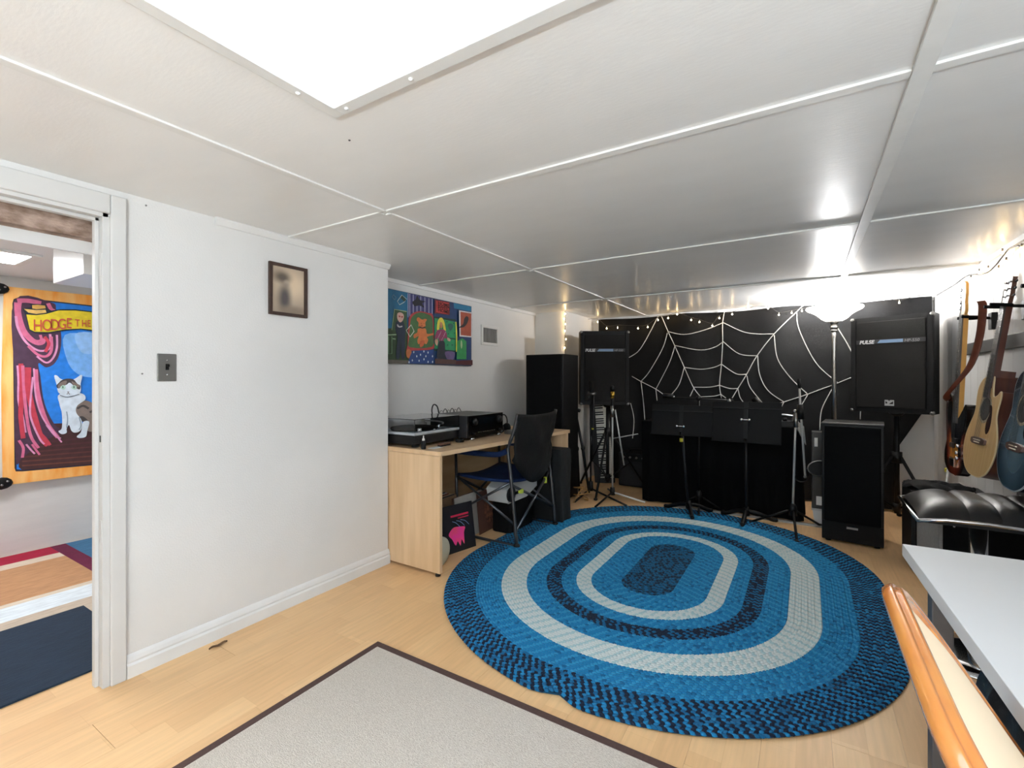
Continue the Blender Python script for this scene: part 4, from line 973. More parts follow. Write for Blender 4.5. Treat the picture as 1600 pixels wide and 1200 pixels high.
# ------------------------------------------------------------------ music stands
M_desk = mat('music_desk_black', (13, 13, 14), .6, spec=.2)
def music_stand(label, base, desk_c, w, h, tilt, rz, yellow, legs, bz):
    t = thing('music_stand', label, 'music stand', base, 0, 'black music stands')
    c = Vector(desk_c) - Vector(base)
    part(t, 'pole', MB().tube([(0, 0, .06), (c.x * .4, c.y * .4, c.z * .4), (c.x, c.y + .02, c.z - .02)], .010, 10), mat('stand_pole_grey', (36, 36, 38), .35, .5))
    R_ = Matrix.Translation(c) @ Matrix.Rotation(rz, 4, 'Z') @ Matrix.Rotation(-tilt, 4, 'X')
    d_ = MB(); d_.box((-w / 2, -.003, -h / 2), (-.008, .003, h / 2), 0, R_); d_.box((.008, -.003, -h / 2), (w / 2, .003, h / 2), 0, R_)
    dk = part(t, 'desk', d_, M_desk, bevel=.003)
    part(t, 'spine', MB().box((-.016, -.005, -h / 2 + .03), (.016, .008, h / 2), 0, R_), M_black, parent=dk)
    part(t, 'top_edge', MB().box((-w / 2, -.012, h / 2 - .055), (w / 2, -.003, h / 2 - .047), 0, R_), M_black, parent=dk)
    part(t, 'lip', MB().box((-w / 2, -.045, -h / 2 - .003), (w / 2, .003, -h / 2 + .003), 0, R_), M_desk, parent=dk)
    k = part(t, 'wing_bolt', MB().tube([(c.x - .028, c.y - .035, c.z - bz), (c.x + .028, c.y - .035, c.z - bz)], .006, 8).ell((c.x - .028, c.y - .035, c.z - bz), (.011, .008, .011)).ell((c.x + .028, c.y - .035, c.z - bz), (.011, .008, .011)), M_chrome)
    if yellow:
        part(t, 'yellow_band', MB().tube([(c.x * .97, c.y * .97, c.z - .185), (c.x * .97, c.y * .97, c.z - .155)], .0145, 10), mat('yellow_tape', (196, 186, 60), .5))
    part(t, 'base_hub', MB().lathe([(0, .05), (.024, .05), (.028, .075), (.018, .12), (0, .12)], 14), M_plastic)
    for l in legs:
        q = Vector(l); lg = part(t, 'leg', MB().tube(spl([(0, 0, .085), q * .35 + Vector((0, 0, .075)), q * .8 + Vector((0, 0, .035)), q + Vector((0, 0, .030))], 4), [.017] * 12 + [.013], 8), M_black)
    return t
music_stand('black music stand with a yellow band on the pole, left of the pair', (-.855, 4.26, 0), (-.905, 4.20, .815), .50, .26, .18, .0, True, [(.07, -.20, 0), (-.22, .06, 0), (.17, .13, 0)], .05)
music_stand('black music stand without tape, right of the pair', (-.408, 4.29, 0), (-.403, 4.18, .825), .50, .325, .16, math.radians(-3), False, [(-.01, -.22, 0), (.22, .06, 0), (-.20, .07, 0)], -.02)

# ------------------------------------------------------------------ microphone stands
def tripod(t, c, r, mt, degs, hz=.17, thick=.008):
    part(t, 'base_hub', MB().lathe([(0, hz - .07), (.03, hz - .07), (.026, hz), (.014, hz + .02), (0, hz + .02)], 14, M=Matrix.Translation(c)), M_plastic, world=True)
    for d_ in degs:
        a = math.radians(d_); v = Vector((math.cos(a), math.sin(a), 0))
        lg = part(t, 'leg', MB().tube([Vector(c) + v * .015 + Vector((0, 0, hz - .03)), Vector(c) + v * r + Vector((0, 0, .01))], thick, 8), mt, world=True)
        part(t, 'rubber_foot', MB().ell(Vector(c) + v * r + Vector((0, 0, .012)), (.015, .015, .012), 0, 8, 6), M_plastic, parent=lg, world=True)
M_sil = mat('silver_tube', (188, 187, 184), .35, .35)
# chrome stand on the right with pop filter
mc = Vector((-.080, 4.215, 0))
t = thing('microphone_stand', 'chrome microphone stand with a round pop filter beside the tower speaker', 'microphone stand', mc, 0, 'microphone stands')
pz = lambda u, v: ony(u, v, 4.215)
tripod(t, mc, .30, M_black, (-84, 52, 170), .19, .009)
part(t, 'pole', MB().tube([mc + Vector((0, 0, .17)), pz(1242, 690), pz(1244, 650)], .0085, 10), M_sil, world=True)
part(t, 'clutch', MB().tube([pz(1244, 668), pz(1243, 645)], .015, 10).ell(pz(1242, 643), (.016, .016, .016)), M_steel, world=True)
part(t, 'boom_arm', MB().tube([pz(1249, 606), pz(1251, 640), pz(1258, 744)], .0075, 10), M_sil, world=True)
part(t, 'boom_grip', MB().tube([pz(1248, 592), pz(1249, 607)], .012, 10).tube([pz(1250, 632), pz(1252, 655)], .020, 10), M_plastic, world=True)
part(t, 'end_cap', MB().ell(pz(1258, 745), (.012, .012, .012)), M_steel, world=True)
pc = ony(1282, 732, 4.17)
ringp = [pc + Vector((.080 * math.cos(a), .03 * math.cos(a), .056 * math.sin(a))) for a in [2 * PI * k / 28 for k in range(28)]]
pf = part(t, 'pop_filter_ring', MB().tube(ringp, .0045, 6, closed=True), M_steel, world=True)
part(t, 'pop_filter_mesh', MB().poly(ringp), mat('pop_filter_mesh', (30, 30, 30), .8), parent=pf, world=True, solid=.002)
part(t, 'gooseneck', MB().tube(spl([pz(1240, 735), pz(1243, 748), pz(1252, 753), pz(1260, 750), pc + Vector((-.07, -.02, -.03))], 6), .0045, 8), M_black, world=True)
# horizontal boom over the left music stand
bc = Vector((-.80, 4.42, 0))
t = thing('microphone_stand', 'black boom stand with a level arm above the music stands', 'microphone stand', bc, 0, 'microphone stands')
tripod(t, bc, .20, M_black, (-80, 15, 165), .16)
part(t, 'pole', MB().tube([bc + Vector((0, 0, .15)), bc + Vector((0, 0, 1.02))], .0085, 10), M_black, world=True)
part(t, 'boom_arm', MB().tube([ony(1034, 621, 4.40), ony(1090, 623, 4.40), ony(1146, 626, 4.40)], .0075, 10), M_plastic, world=True)
part(t, 'clutch', MB().ell(bc + Vector((0, -.02, 1.0)), (.024, .024, .024)), M_plastic, world=True)
part(t, 'counterweight', MB().tube([ony(1036, 618, 4.40), ony(1052, 619, 4.40)], .022, 10), M_black, world=True)
part(t, 'microphone_clip', MB().tube([ony(1138, 624, 4.40), ony(1143, 632, 4.40)], .014, 10), M_steel, world=True)
part(t, 'knob', MB().ell(ony(1053, 620, 4.38), (.009, .009, .009)), M_chrome, world=True)
single('desk_microphone', MB().tube([ony(1178, 622, 4.6), ony(1190, 636, 4.6)], [.030, .018], 12).tube([ony(1190, 636, 4.6), ony(1196, 648, 4.6), Vector((-.30, 4.62, tz + .002))], .010, 8), M_black, 'dark microphone leaning above the velvet table', 'microphone', loc=(-.3, 4.62, tz))
# silver stand in front of the left loudspeaker
g0 = onz(957, 781); g0.z = 0
ya = g0.y
t = thing('microphone_stand', 'silver microphone stand with gold topped microphone in front of the left loudspeaker', 'microphone stand', g0, 0, 'microphone stands')
q = lambda u, v: ony(u, v, ya)
part(t, 'base_hub', MB().lathe([(0, .05), (.026, .05), (.022, .12), (0, .12)], 14, M=Matrix.Translation(g0)), M_plastic, world=True)
for (u, v, m_) in ((930, 792, M_black), (1008, 785, M_white), (950, 764, M_black)):
    e = onz(u, v, .012)
    part(t, 'leg', MB().tube([g0 + Vector((0, 0, .075)), e], .009, 8), m_, world=True)
part(t, 'pole', MB().tube([g0 + Vector((0, 0, .1)), q(957, 680), q(957, 640)], .0085, 10), M_sil, world=True)
part(t, 'clutch', MB().tube([q(957, 652), q(956, 634)], .020, 10), M_steel, world=True)
part(t, 'boom_arm', MB().tube([q(961, 640), q(975, 727)], .0075, 10), M_sil, world=True)
mcx = part(t, 'microphone', MB().tube([q(957, 622), q(957, 612)], [.016, .020], 12), mat('gold_microphone_body', (196, 158, 66), .3, .8), world=True)
part(t, 'microphone_head', MB().ell(q(957, 607), (.022, .022, .03)), M_black, parent=mcx, world=True)
part(t, 'microphone_grip', MB().tube([q(957, 640), q(957, 622)], .016, 10), M_black, parent=mcx, world=True)
part(t, 'crossbar', MB().tube([q(958, 685), q(997, 678)], .005, 8), M_sil, world=True)
# black twin pole stand
g1 = onz(923, 774); g1.z = 0
t = thing('microphone_stand', 'black microphone stand with two upright tubes next to the pillar', 'microphone stand', g1, 0, 'microphone stands')
q = lambda u, v: ony(u, v, g1.y)
part(t, 'base_hub', MB().lathe([(0, .05), (.028, .05), (.022, .14), (0, .14)], 14, M=Matrix.Translation(g1)), M_plastic, world=True)
for (u, v) in ((979, 790), (898, 784), (925, 762)): part(t, 'leg', MB().tube([g1 + Vector((0, 0, .07)), onz(u, v, .012)], .010, 8), M_black, world=True)
part(t, 'pole', MB().tube([g1 + Vector((0, 0, .1)), q(923, 700), q(922, 596)], .0085, 10), M_black, world=True)
part(t, 'boom_arm', MB().tube([q(928, 596), q(926, 680), q(925, 720)], .0085, 10), M_plastic, world=True)
part(t, 'clutch', MB().tube([q(919, 616), q(931, 615)], .016, 10).tube([q(920, 622), q(920, 612)], .012, 10), M_steel, world=True)
part(t, 'yellow_clip', MB().ell(q(926, 670), (.012, .012, .012)), mat('yellow_tape', (196, 186, 60), .5), world=True)
# folded stand against the pillar
t = thing('folded_stand', 'bundle-folded black tripod stand leaning beside the pillar', 'stand', (-1.98, 4.42, 0))
part(t, 'head', MB().ell((-2.02, 4.44, .85), (.05, .03, .03)).tube([(-2.10, 4.44, .875), (-1.95, 4.44, .845)], .018, 10), M_plastic, world=True)
for k, (dx, dy) in enumerate(((-.03, 0), (.02, -.05), (.05, .03))):
    part(t, 'leg', MB().tube([(-2.02 + dx * .3, 4.44 + dy * .2, .84), (-1.985 + dx, 4.45 + dy, .45), (-1.95 + dx * 1.7, 4.43 + dy * 1.5, .012)], [.013, .016, .011], 8), M_black, world=True)
    part(t, 'clamp', MB().ell((-1.985 + dx, 4.45 + dy, .46), (.022, .022, .03)), M_plastic, world=True)

# ------------------------------------------------------------------ keyboard on end, practice amp, cables
t = thing('keyboard', 'piano keyboard stood on end against the back corner', 'keyboard', (-1.90, 5.04, 0), (math.radians(-5), math.radians(-5), math.radians(14)))
part(t, 'body', MB().box((-.12, -.01, 0), (.10, .06, .98)), M_plastic, bevel=.006)
wk, bk_ = MB(), MB()
for k in range(36):
    z = .06 + k * .0245; wk.box((-.055, -.024, z), (.095, -.010, z + .0228))
    if k % 7 not in (2, 6): bk_.box((-.055, -.034, z + .0165), (.035, -.023, z + .0300))
o = part(t, 'white_keys', wk, mat('ivory_keys', (206, 204, 196), .35)); o['kind'] = 'stuff'
o = part(t, 'black_keys', bk_, M_black); o['kind'] = 'stuff'
t = thing('practice_amp', 'low black practice amplifier on the floor under the left loudspeaker', 'amplifier', (-1.56, 5.085, 0))
part(t, 'cabinet', MB().box((-.17, -.11, .01), (.17, .14, .37)), M_cab, bevel=.01)
part(t, 'grille', MB().box((-.15, -.118, .03), (.15, -.108, .28)), mat('amp_grille_grey', (24, 24, 26), .8, bump=.5, bscale=200))
for k in range(4): part(t, 'knob', MB().lathe([(0, 0), (.012, 0), (.011, .016), (0, .017)], 10, M=Matrix.Translation((-.11 + k * .07, -.11, .325)) @ Matrix.Rotation(PI / 2, 4, 'X')), M_steel)
part(t, 'handle', MB().tube(spl([(-.08, .01, .37), (-.06, .01, .395), (.06, .01, .395), (.08, .01, .37)], 4), .009, 8), M_plastic)
cp = [(-1.86, 4.26, .012)] + [(-1.835 + .07 * math.cos(k * .9), 4.20 + .05 * math.sin(k * .9), .012 + .03 * k / 3) for k in range(14)] + [(-1.82, 4.17, .11), (-1.83, 4.10, .06), (-1.84, 4.04, .012)]
single('cable', MB().tube(spl(cp, 5), .006, 8), mat('tan_cable', (164, 124, 74), .6), 'coiled tan cable on the floor by the folded stand', 'cable', loc=(-1.835, 4.2, 0))
# ------------------------------------------------------------------ grey computer case and white box beside the tower
t = thing('computer_case', 'slim grey metal case with white stickers behind the tower speaker', 'computer case', (.13, 4.56, 0))
part(t, 'case', MB().box((.045, 4.47, .135), (.215, 4.61, .745)), mat('grey_metal_case', (58, 56, 54), .4, .3), world=True, bevel=.004)
part(t, 'sticker', MB().box((.063, 4.4685, .63), (.085, 4.4702, .70)), M_white, world=True)
part(t, 'sticker', MB().box((.075, 4.4685, .165), (.125, 4.4702, .235)), M_white, world=True)
part(t, 'button', MB().ell((.03, 4.52, .44), (.02, .006, .006), 0, 8, 4), M_steel, world=True)
t = thing('plastic_bin', 'small translucent white plastic bin on the floor below the grey case', 'bin', (.13, 4.54, 0))
part(t, 'body', MB().prism([(.065, .004), (.205, .004), (.215, .125), (.05, .125)], 4.475, 4.605, 'xz'), mat('milky_plastic', (206, 206, 206), .4), world=True, bevel=.006)
part(t, 'rim', MB().box((.043, 4.468, .118), (.222, 4.612, .1345)), mat('milky_rim', (190, 190, 190), .4), world=True, bevel=.003)
# ------------------------------------------------------------------ guitars on the right wall
def outline_acoustic(cut):
    half = [(.0, .0), (.075, .006), (.145, .04), (.190, .105), (.198, .175), (.172, .24), (.138, .295), (.130, .335), (.140, .395), (.136, .445), (.100, .485), (.045, .50)]
    right = half if not cut else [(.0, .0), (.075, .006), (.145, .04), (.190, .105), (.198, .175), (.172, .24), (.140, .295), (.136, .34), (.146, .395), (.135, .425), (.105, .405), (.060, .400), (.040, .44)]
    left = [(-a, b) for a, b in half[1:]]
    pts = [Vector((a, b, 0)) for a, b in right] + [Vector((.022, .50, 0)), Vector((-.022, .50, 0))] + [Vector((a, b, 0)) for a, b in reversed(left)]
    return [(p.x, p.y) for p in spl(pts, 4, True)]
def inset(poly, k, c=(0, .22)): return [(c[0] + (a - c[0]) * k, c[1] + (b - c[1]) * k) for a, b in poly]
def acoustic(label, loc, tilt, rz, top_m, side_m, bind_m, guard_m, cut, head_m, name='acoustic_guitar'):
    t = thing(name, label, 'guitar', loc, (-tilt, 0, rz), 'guitars hanging on the wall')
    O_ = outline_acoustic(cut)
    part(t, 'body', MB().prism(O_, .004, .108, 'xz', sm=True), side_m)
    tp = part(t, 'soundboard', MB().prism(inset(O_, .992), 0.0, .0045, 'xz'), top_m)
    part(t, 'binding', MB().tube([(a, .003, b) for a, b in O_], .0035, 6, closed=True), bind_m)
    part(t, 'binding', MB().tube([(a, .106, b) for a, b in O_], .0030, 6, closed=True), bind_m)
    circ = lambda r, n=28, cz=.335: [(r * math.cos(2 * PI * k / n), cz + r * math.sin(2 * PI * k / n)) for k in range(n)]
    part(t, 'rosette', MB().prism(circ(.070), -.0008, .0002, 'xz'), mat('rosette_rings', (120, 104, 84), .4, rgb2=(196, 180, 150), vscale=90), parent=tp)
    part(t, 'sound_hole', MB().prism(circ(.057), -.0016, -.0006, 'xz'), mat('sound_hole_dark', (26, 18, 14), .8), parent=tp)
    pg = spl([Vector((.048, .355, 0)), Vector((.075, .35, 0)), Vector((.092, .29, 0)), Vector((.09, .24, 0)), Vector((.066, .215, 0)), Vector((.046, .235, 0)), Vector((.044, .275, 0)), Vector((.062, .315, 0))], 4, True)
    part(t, 'pickguard', MB().prism([(p.x, p.y) for p in pg], -.0018, -.0004, 'xz'), guard_m, parent=tp)
    br = part(t, 'bridge', MB().prism([(-.085, .165), (-.06, .158), (.06, .158), (.085, .165), (.085, .185), (.05, .192), (-.05, .192), (-.085, .185)], -.010, 0, 'xz'), mat('rosewood', (84, 58, 52), .4), bevel=.002)
    part(t, 'saddle', MB().box((-.04, -.014, .178), (.04, -.009, .182)), mat('bone', (226, 216, 192), .4), parent=br)
    for k in range(6): part(t, 'bridge_pin', MB().ell((-.03 + k * .012, -.011, .168), (.003, .003, .003), 0, 6, 4), mat('bone', (226, 216, 192), .4), parent=br)
    fb = part(t, 'fretboard', MB().prism([(-.028, .392), (.028, .392), (.022, .845), (-.022, .845)], -.010, -.003, 'xz'), mat('fretboard_dark', (66, 56, 54), .45))
    for k in range(20):
        z = .845 - .645 * (1 - .5 ** ((k + 1) / 12)); hw = .022 + (.845 - z) / .46 * .006
        part(t, 'fret', MB().box((-hw, -.0118, z - .001), (hw, -.0098, z + .001)), M_chrome, parent=fb)
    part(t, 'neck', MB().prism([(-.026, .44), (.026, .44), (.0215, .85), (-.0215, .85)], -.003, .020, 'xz').prism([(-.026, .435), (.026, .435), (.024, .53), (-.024, .53)], .018, .075, 'xz'), side_m, bevel=.004)
    hs = part(t, 'headstock', MB().prism([(-.024, .848), (.024, .848), (.036, .89), (.034, .985), (.0, .978), (-.034, .985), (-.036, .89)], -.003, .014, 'xz'), head_m, bevel=.002)
    part(t, 'nut', MB().box((-.022, -.012, .845), (.022, -.002, .850)), mat('bone', (226, 216, 192), .4))
    for k in range(3):
        for sx in (-1, 1):
            z = .892 + k * .034
            tn = part(t, 'tuner', MB().tube([(sx * .03, .006, z), (sx * .050, .006, z)], .003, 6).ell((sx * .056, .006, z), (.009, .004, .007), 0, 8, 5), M_tube, parent=hs)
            part(t, 'tuner_post', MB().tube([(sx * .022, -.002, z), (sx * .022, -.014, z)], .004, 6), M_chrome, parent=hs)
    st_ = MB()
    for k in range(6): st_.tube([(-.03 + k * .012, -.014, .18), (-.017 + k * .0068, -.0135, .848), ((-1 if k < 3 else 1) * .022, -.010, .892 + (k % 3) * .034)], .0006, 4)
    o = part(t, 'strings', st_, M_steel)
    return t
spruce = mat('natural_spruce', (226, 188, 132), .3, rgb2=(214, 172, 112), vscale=3, stretch=(40, 1, .6), coat=.4)
mahog = mat('mahogany', (98, 52, 36), .3, rgb2=(76, 38, 28), vscale=4, stretch=(8, 8, .8), coat=.4)
cream = mat('cream_binding', (226, 204, 160), .4)
# blue burst: darker stain toward the rim is in the finish itself
mb_ = bpy.data.materials.new('blue_burst_top'); mb_.use_nodes = True
N = mb_.node_tree.nodes; L = mb_.node_tree.links; b = N['Principled BSDF']; b.inputs['Roughness'].default_value = .22; b.inputs['Coat Weight'].default_value = .5
tc = N.new('ShaderNodeTexCoord'); mp = N.new('ShaderNodeMapping'); mp.inputs['Location'].default_value = (0, 0, -.2 / .27); mp.inputs['Scale'].default_value = (1 / .20, 0, 1 / .27)
L.new(tc.outputs['Object'], mp.inputs[0]); le = N.new('ShaderNodeVectorMath'); le.operation = 'LENGTH'; L.new(mp.outputs[0], le.inputs[0])
cr = N.new('ShaderNodeValToRGB'); cr.color_ramp.elements[0].position = .2; cr.color_ramp.elements[0].color = lin((110, 134, 148)); cr.color_ramp.elements[1].position = 1.02; cr.color_ramp.elements[1].color = lin((16, 28, 44))
e_ = cr.color_ramp.elements.new(.62); e_.color = lin((72, 98, 116)); L.new(le.outputs['Value'], cr.inputs[0]); L.new(cr.outputs[0], b.inputs['Base Color'])
RZ = -PI / 2
acoustic('natural spruce cutaway acoustic guitar hanging in the middle', (.712, 3.215, .688), math.radians(8.0), RZ + math.radians(3), spruce, mahog, cream, mat('tortoise_guard', (52, 26, 22), .25), True, mat('headstock_brown', (96, 62, 48), .35))
acoustic('blue burst acoustic guitar hanging nearest the camera', (.712, 2.735, .715), math.radians(8.0), RZ, mb_, mat('dark_blue_side', (22, 38, 54), .25, coat=.4), mat('pale_binding', (150, 160, 166), .4), mat('black_guard', (24, 26, 30), .25), False, mat('headstock_dark', (30, 28, 30), .3))

# ---- sunburst bass
t = thing('bass_guitar', 'sunburst electric bass with a brown strap hanging nearest the loudspeaker', 'guitar', (.735, 3.70, .612), (-math.radians(2.6), 0, RZ + math.radians(4)), 'guitars hanging on the wall')
bp_ = [(0, 0), (.09, .01), (.15, .06), (.160, .13), (.135, .20), (.125, .25), (.15, .32), (.155, .39), (.125, .415), (.09, .385), (.06, .34), (.034, .335), (-.034, .345), (-.07, .37), (-.09, .44), (-.125, .47), (-.155, .42), (-.145, .33), (-.125, .26), (-.14, .19), (-.165, .12), (-.15, .05), (-.08, .006)]
ob = [(p.x, p.y) for p in spl([Vector((a, b_, 0)) for a, b_ in bp_], 4, True)]
ms = bpy.data.materials.new('sunburst_finish'); ms.use_nodes = True
N = ms.node_tree.nodes; L = ms.node_tree.links; b = N['Principled BSDF']; b.inputs['Roughness'].default_value = .2; b.inputs['Coat Weight'].default_value = .6
tc = N.new('ShaderNodeTexCoord'); mp = N.new('ShaderNodeMapping'); mp.inputs['Location'].default_value = (0, 0, -.18 / .22); mp.inputs['Scale'].default_value = (1 / .15, 0, 1 / .22)
L.new(tc.outputs['Object'], mp.inputs[0]); le = N.new('ShaderNodeVectorMath'); le.operation = 'LENGTH'; L.new(mp.outputs[0], le.inputs[0])
cr = N.new('ShaderNodeValToRGB'); cr.color_ramp.elements[0].position = .35; cr.color_ramp.elements[0].color = lin((226, 150, 60)); cr.color_ramp.elements[1].position = .92; cr.color_ramp.elements[1].color = lin((20, 16, 16))
e_ = cr.color_ramp.elements.new(.68); e_.color = lin((150, 56, 28)); L.new(le.outputs['Value'], cr.inputs[0]); L.new(cr.outputs[0], b.inputs['Base Color'])
part(t, 'body', MB().prism(ob, 0, .042, 'xz', sm=True), ms, bevel=.006)
pgd = spl([Vector((a, b_, 0)) for a, b_ in [(-.03, .335), (.03, .33), (.10, .385), (.135, .36), (.12, .27), (.09, .2), (.10, .12), (.07, .10), (.045, .17), (-.035, .19), (-.075, .24), (-.09, .32)]], 3, True)
part(t, 'pickguard', MB().prism([(p.x, p.y) for p in pgd], -.002, .001, 'xz'), mat('black_guard', (24, 26, 30), .25))
part(t, 'bridge', MB().box((-.04, -.012, .045), (.04, 0, .10)), M_chrome, bevel=.002)
for z in (.155, .185): part(t, 'pickup', MB().box((-.05 if z < .17 else -.008, -.012, z), (.008 if z < .17 else .05, 0, z + .028)), M_black, bevel=.002)
for (a, z) in ((.075, .135), (.082, .105), (.085, .175)): part(t, 'knob', MB().lathe([(0, 0), (.011, 0), (.010, .016), (0, .017)], 12, M=Matrix.Translation((a, -.002, z)) @ Matrix.Rotation(PI / 2, 4, 'X')), M_chrome)
maple = mat('maple_neck', (216, 162, 84), .35)
part(t, 'neck', MB().prism([(-.031, .30), (.031, .30), (.021, .93), (-.021, .93)], -.002, .020, 'xz'), maple, bevel=.004)
fb = part(t, 'fretboard', MB().prism([(-.031, .30), (.031, .30), (.021, .93), (-.021, .93)], -.008, -.002, 'xz'), mat('grey_worn_fretboard', (92, 86, 82), .4))
for k in range(20):
    z = .93 - .86 * (1 - .5 ** ((k + 1) / 12)); hw = .021 + (.93 - z) / .63 * .010
    part(t, 'fret', MB().box((-hw, -.0098, z - .001), (hw, -.0078, z + .001)), M_chrome, parent=fb)
for z in (.86, .79, .72, .66, .60, .5, .43): part(t, 'inlay_dot', MB().ell((0, -.008, z), (.005, .001, .005), 0, 10, 4), mat('bone', (226, 216, 192), .4), parent=fb)
hs = part(t, 'headstock', MB().prism([(-.021, .928), (.021, .928), (.034, .955), (.03, .985), (.022, 1.0), (.026, 1.05), (.018, 1.11), (-.004, 1.128), (-.02, 1.10), (-.036, 1.05), (-.034, .97)], -.0, .014, 'xz'), maple, bevel=.003)
for k in range(4): part(t, 'tuner', MB().tube([(-.03, .006, .975 + k * .036), (-.062, .006, .975 + k * .036)], .004, 6).ell((-.068, .006, .975 + k * .036), (.012, .004, .012), 0, 10, 5), M_tube, parent=hs)
st_ = MB()
for k in range(4): st_.tube([(-.027 + k * .018, -.013, .09), (-.015 + k * .010, -.0115, .93), (-.015 + k * .004, -.005, .975 + k * .036)], .001, 4)
part(t, 'strings', st_, M_steel)
def strap(a, b_):
    P = [Vector((.062, .055, 1.0)), Vector((.080, .06, .96)), Vector((.078, .055, .80)), Vector((.060, .03, .64)), Vector((.01, -.02, .52)), Vector((-.08, -.03, .455)), Vector((-.150, .005, .43))]
    q = spl(P, 6); i = min(int(a * (len(q) - 1)), len(q) - 2); f_ = a * (len(q) - 1) - i; p = q[i].lerp(q[i + 1], f_)
    return p + Vector((.018 * (b_ - .5) * 2 * (1 - .3 * a), .012 * (b_ - .5) * 2, .018 * (b_ - .5) * a))
part(t, 'strap', MB().grid(strap, 30, 3), mat('brown_leather', (112, 52, 30), .5, var=.3, vscale=20), solid=.004)
part(t, 'lower_strap', MB().tube(spl([(-.155, .0, .42), (-.185, .01, .33), (-.19, .02, .20), (-.175, .025, .10), (-.12, .03, .03), (-.03, .02, -.004)], 5), [.008] * 26, 6), mat('brown_leather_dark', (60, 36, 28), .5))
# rail and hangers
rl = struct('trim_7', MB().box((XR - .022, 2.0, 1.33), (XR - .0005, 4.35, 1.405)), mat('grey_rail', (66, 64, 62), .5), bevel=.004, label='dark grey guitar rail on the right wall')
def hanger(label, y, z, dx=.0):
    t = thing('guitar_hanger', label, 'guitar hanger', (XR - .023, y, z), 0, 'guitar hangers')
    part(t, 'block', MB().box((-.028, -.03, -.065), (0, .03, .03)), M_black, bevel=.004)
    part(t, 'arm', MB().tube([(-.02, 0, .0), (-.075, 0, .005)], .008, 8), M_plastic)
    for s_ in (-1, 1): part(t, 'yoke', MB().tube(spl([(-.072, 0, .005), (-.075, .025 * s_, .006), (-.10, .042 * s_, .007), (-.155, .044 * s_, .012)], 4), .0085, 8), M_blackm)
hanger('black yoke hanger holding the sunburst bass', 3.70, 1.515)
hanger('black yoke hanger holding the natural acoustic guitar', 3.215, 1.52)
hanger('black yoke hanger holding the blue acoustic guitar', 2.735, 1.545)
# leather strap end / gig bag tail behind the guitars
single('gig_bag_flap', MB().grid(lambda a, b: Vector((.90 - .03 * math.sin(PI * a), 3.02 + .30 * a + .03 * b * math.sin(5 * a), .62 + .16 * b - .06 * abs(a - .5))), 10, 6), mat('brown_grey_cloth', (92, 82, 78), .9), 'brown grey bag flap hanging low behind the natural guitar', 'bag', solid=.008, loc=(.9, 3.17, .6))

# ------------------------------------------------------------------ stool
M_leather = mat('black_stool_leather', (24, 23, 23), .34, bump=.1, bscale=220)
sx0, sx1, sy0, sy1, sz = .392, .905, 2.475, 2.93, .605
t = thing('bar_stool', 'black channel tufted stool with chrome rim and pedestal', 'stool', ((sx0 + sx1) / 2, (sy0 + sy1) / 2, 0))
chan = [0, .30, .475, .65, .825, 1.0]
def seat(i, a, b):
    x0_, x1_ = chan[i], chan[i + 1]; u = x0_ + (x1_ - x0_) * a
    x = sx0 + (sx1 - sx0) * u; y = sy0 + (sy1 - sy0) * b
    dome_ = .055 * (1 - (2 * b - 1) ** 4) * (1 - .55 * max(0, 1 - u * 4.2) ** 2)
    puff = .012 * (1 - (2 * a - 1) ** 4) * (1 - (2 * b - 1) ** 6)
    drop = -.018 * max(0, 1 - u * 3) ** 2
    return Vector((x, y, sz + .008 + dome_ + puff + drop))
for i in range(5):
    part(t, 'seat_channel', MB().grid(lambda a, b, i=i: seat(i, a, b), 8, 14), M_leather, world=True)
part(t, 'seat_base', MB().prism([(sx0 + .01, sz - .012), (sx0 + .16, sz + .006), (sx1, sz + .006), (sx1, sz - .012)], sy0 + .006, sy1 - .006, 'xz'), M_black, world=True)
rim = [(sx0 - .004, sy0, sz - .006), (sx0 + .08, sy0, sz + .008), (sx0 + .2, sy0, sz + .010), (sx1, sy0, sz + .002), (sx1 + .004, sy0 + .06, sz), (sx1 + .004, sy1 - .06, sz), (sx1, sy1, sz + .002), (sx0 + .2, sy1, sz + .01), (sx0 + .08, sy1, sz + .008), (sx0 - .004, sy1, sz - .006)]
part(t, 'rim', MB().tube(rim, .0075, 8, closed=True), M_chrome, world=True)
cxs, cys = .615, 2.70
part(t, 'pedestal', MB().lathe([(.036, .03), (.036, .30), (.034, .31), (.029, .32), (.029, .585)], 24, M=Matrix.Translation((cxs, cys, 0))), M_chrome, world=True)
part(t, 'base_plate', MB().lathe([(0, 0), (.20, 0), (.20, .008), (.12, .02), (.04, .032), (0, .032)], 36, M=Matrix.Translation((cxs, cys, 0))), M_chrome, world=True)
part(t, 'seat_bracket', MB().cbox((cxs, cys, .586), (.16, .16, .012)), M_black, world=True)

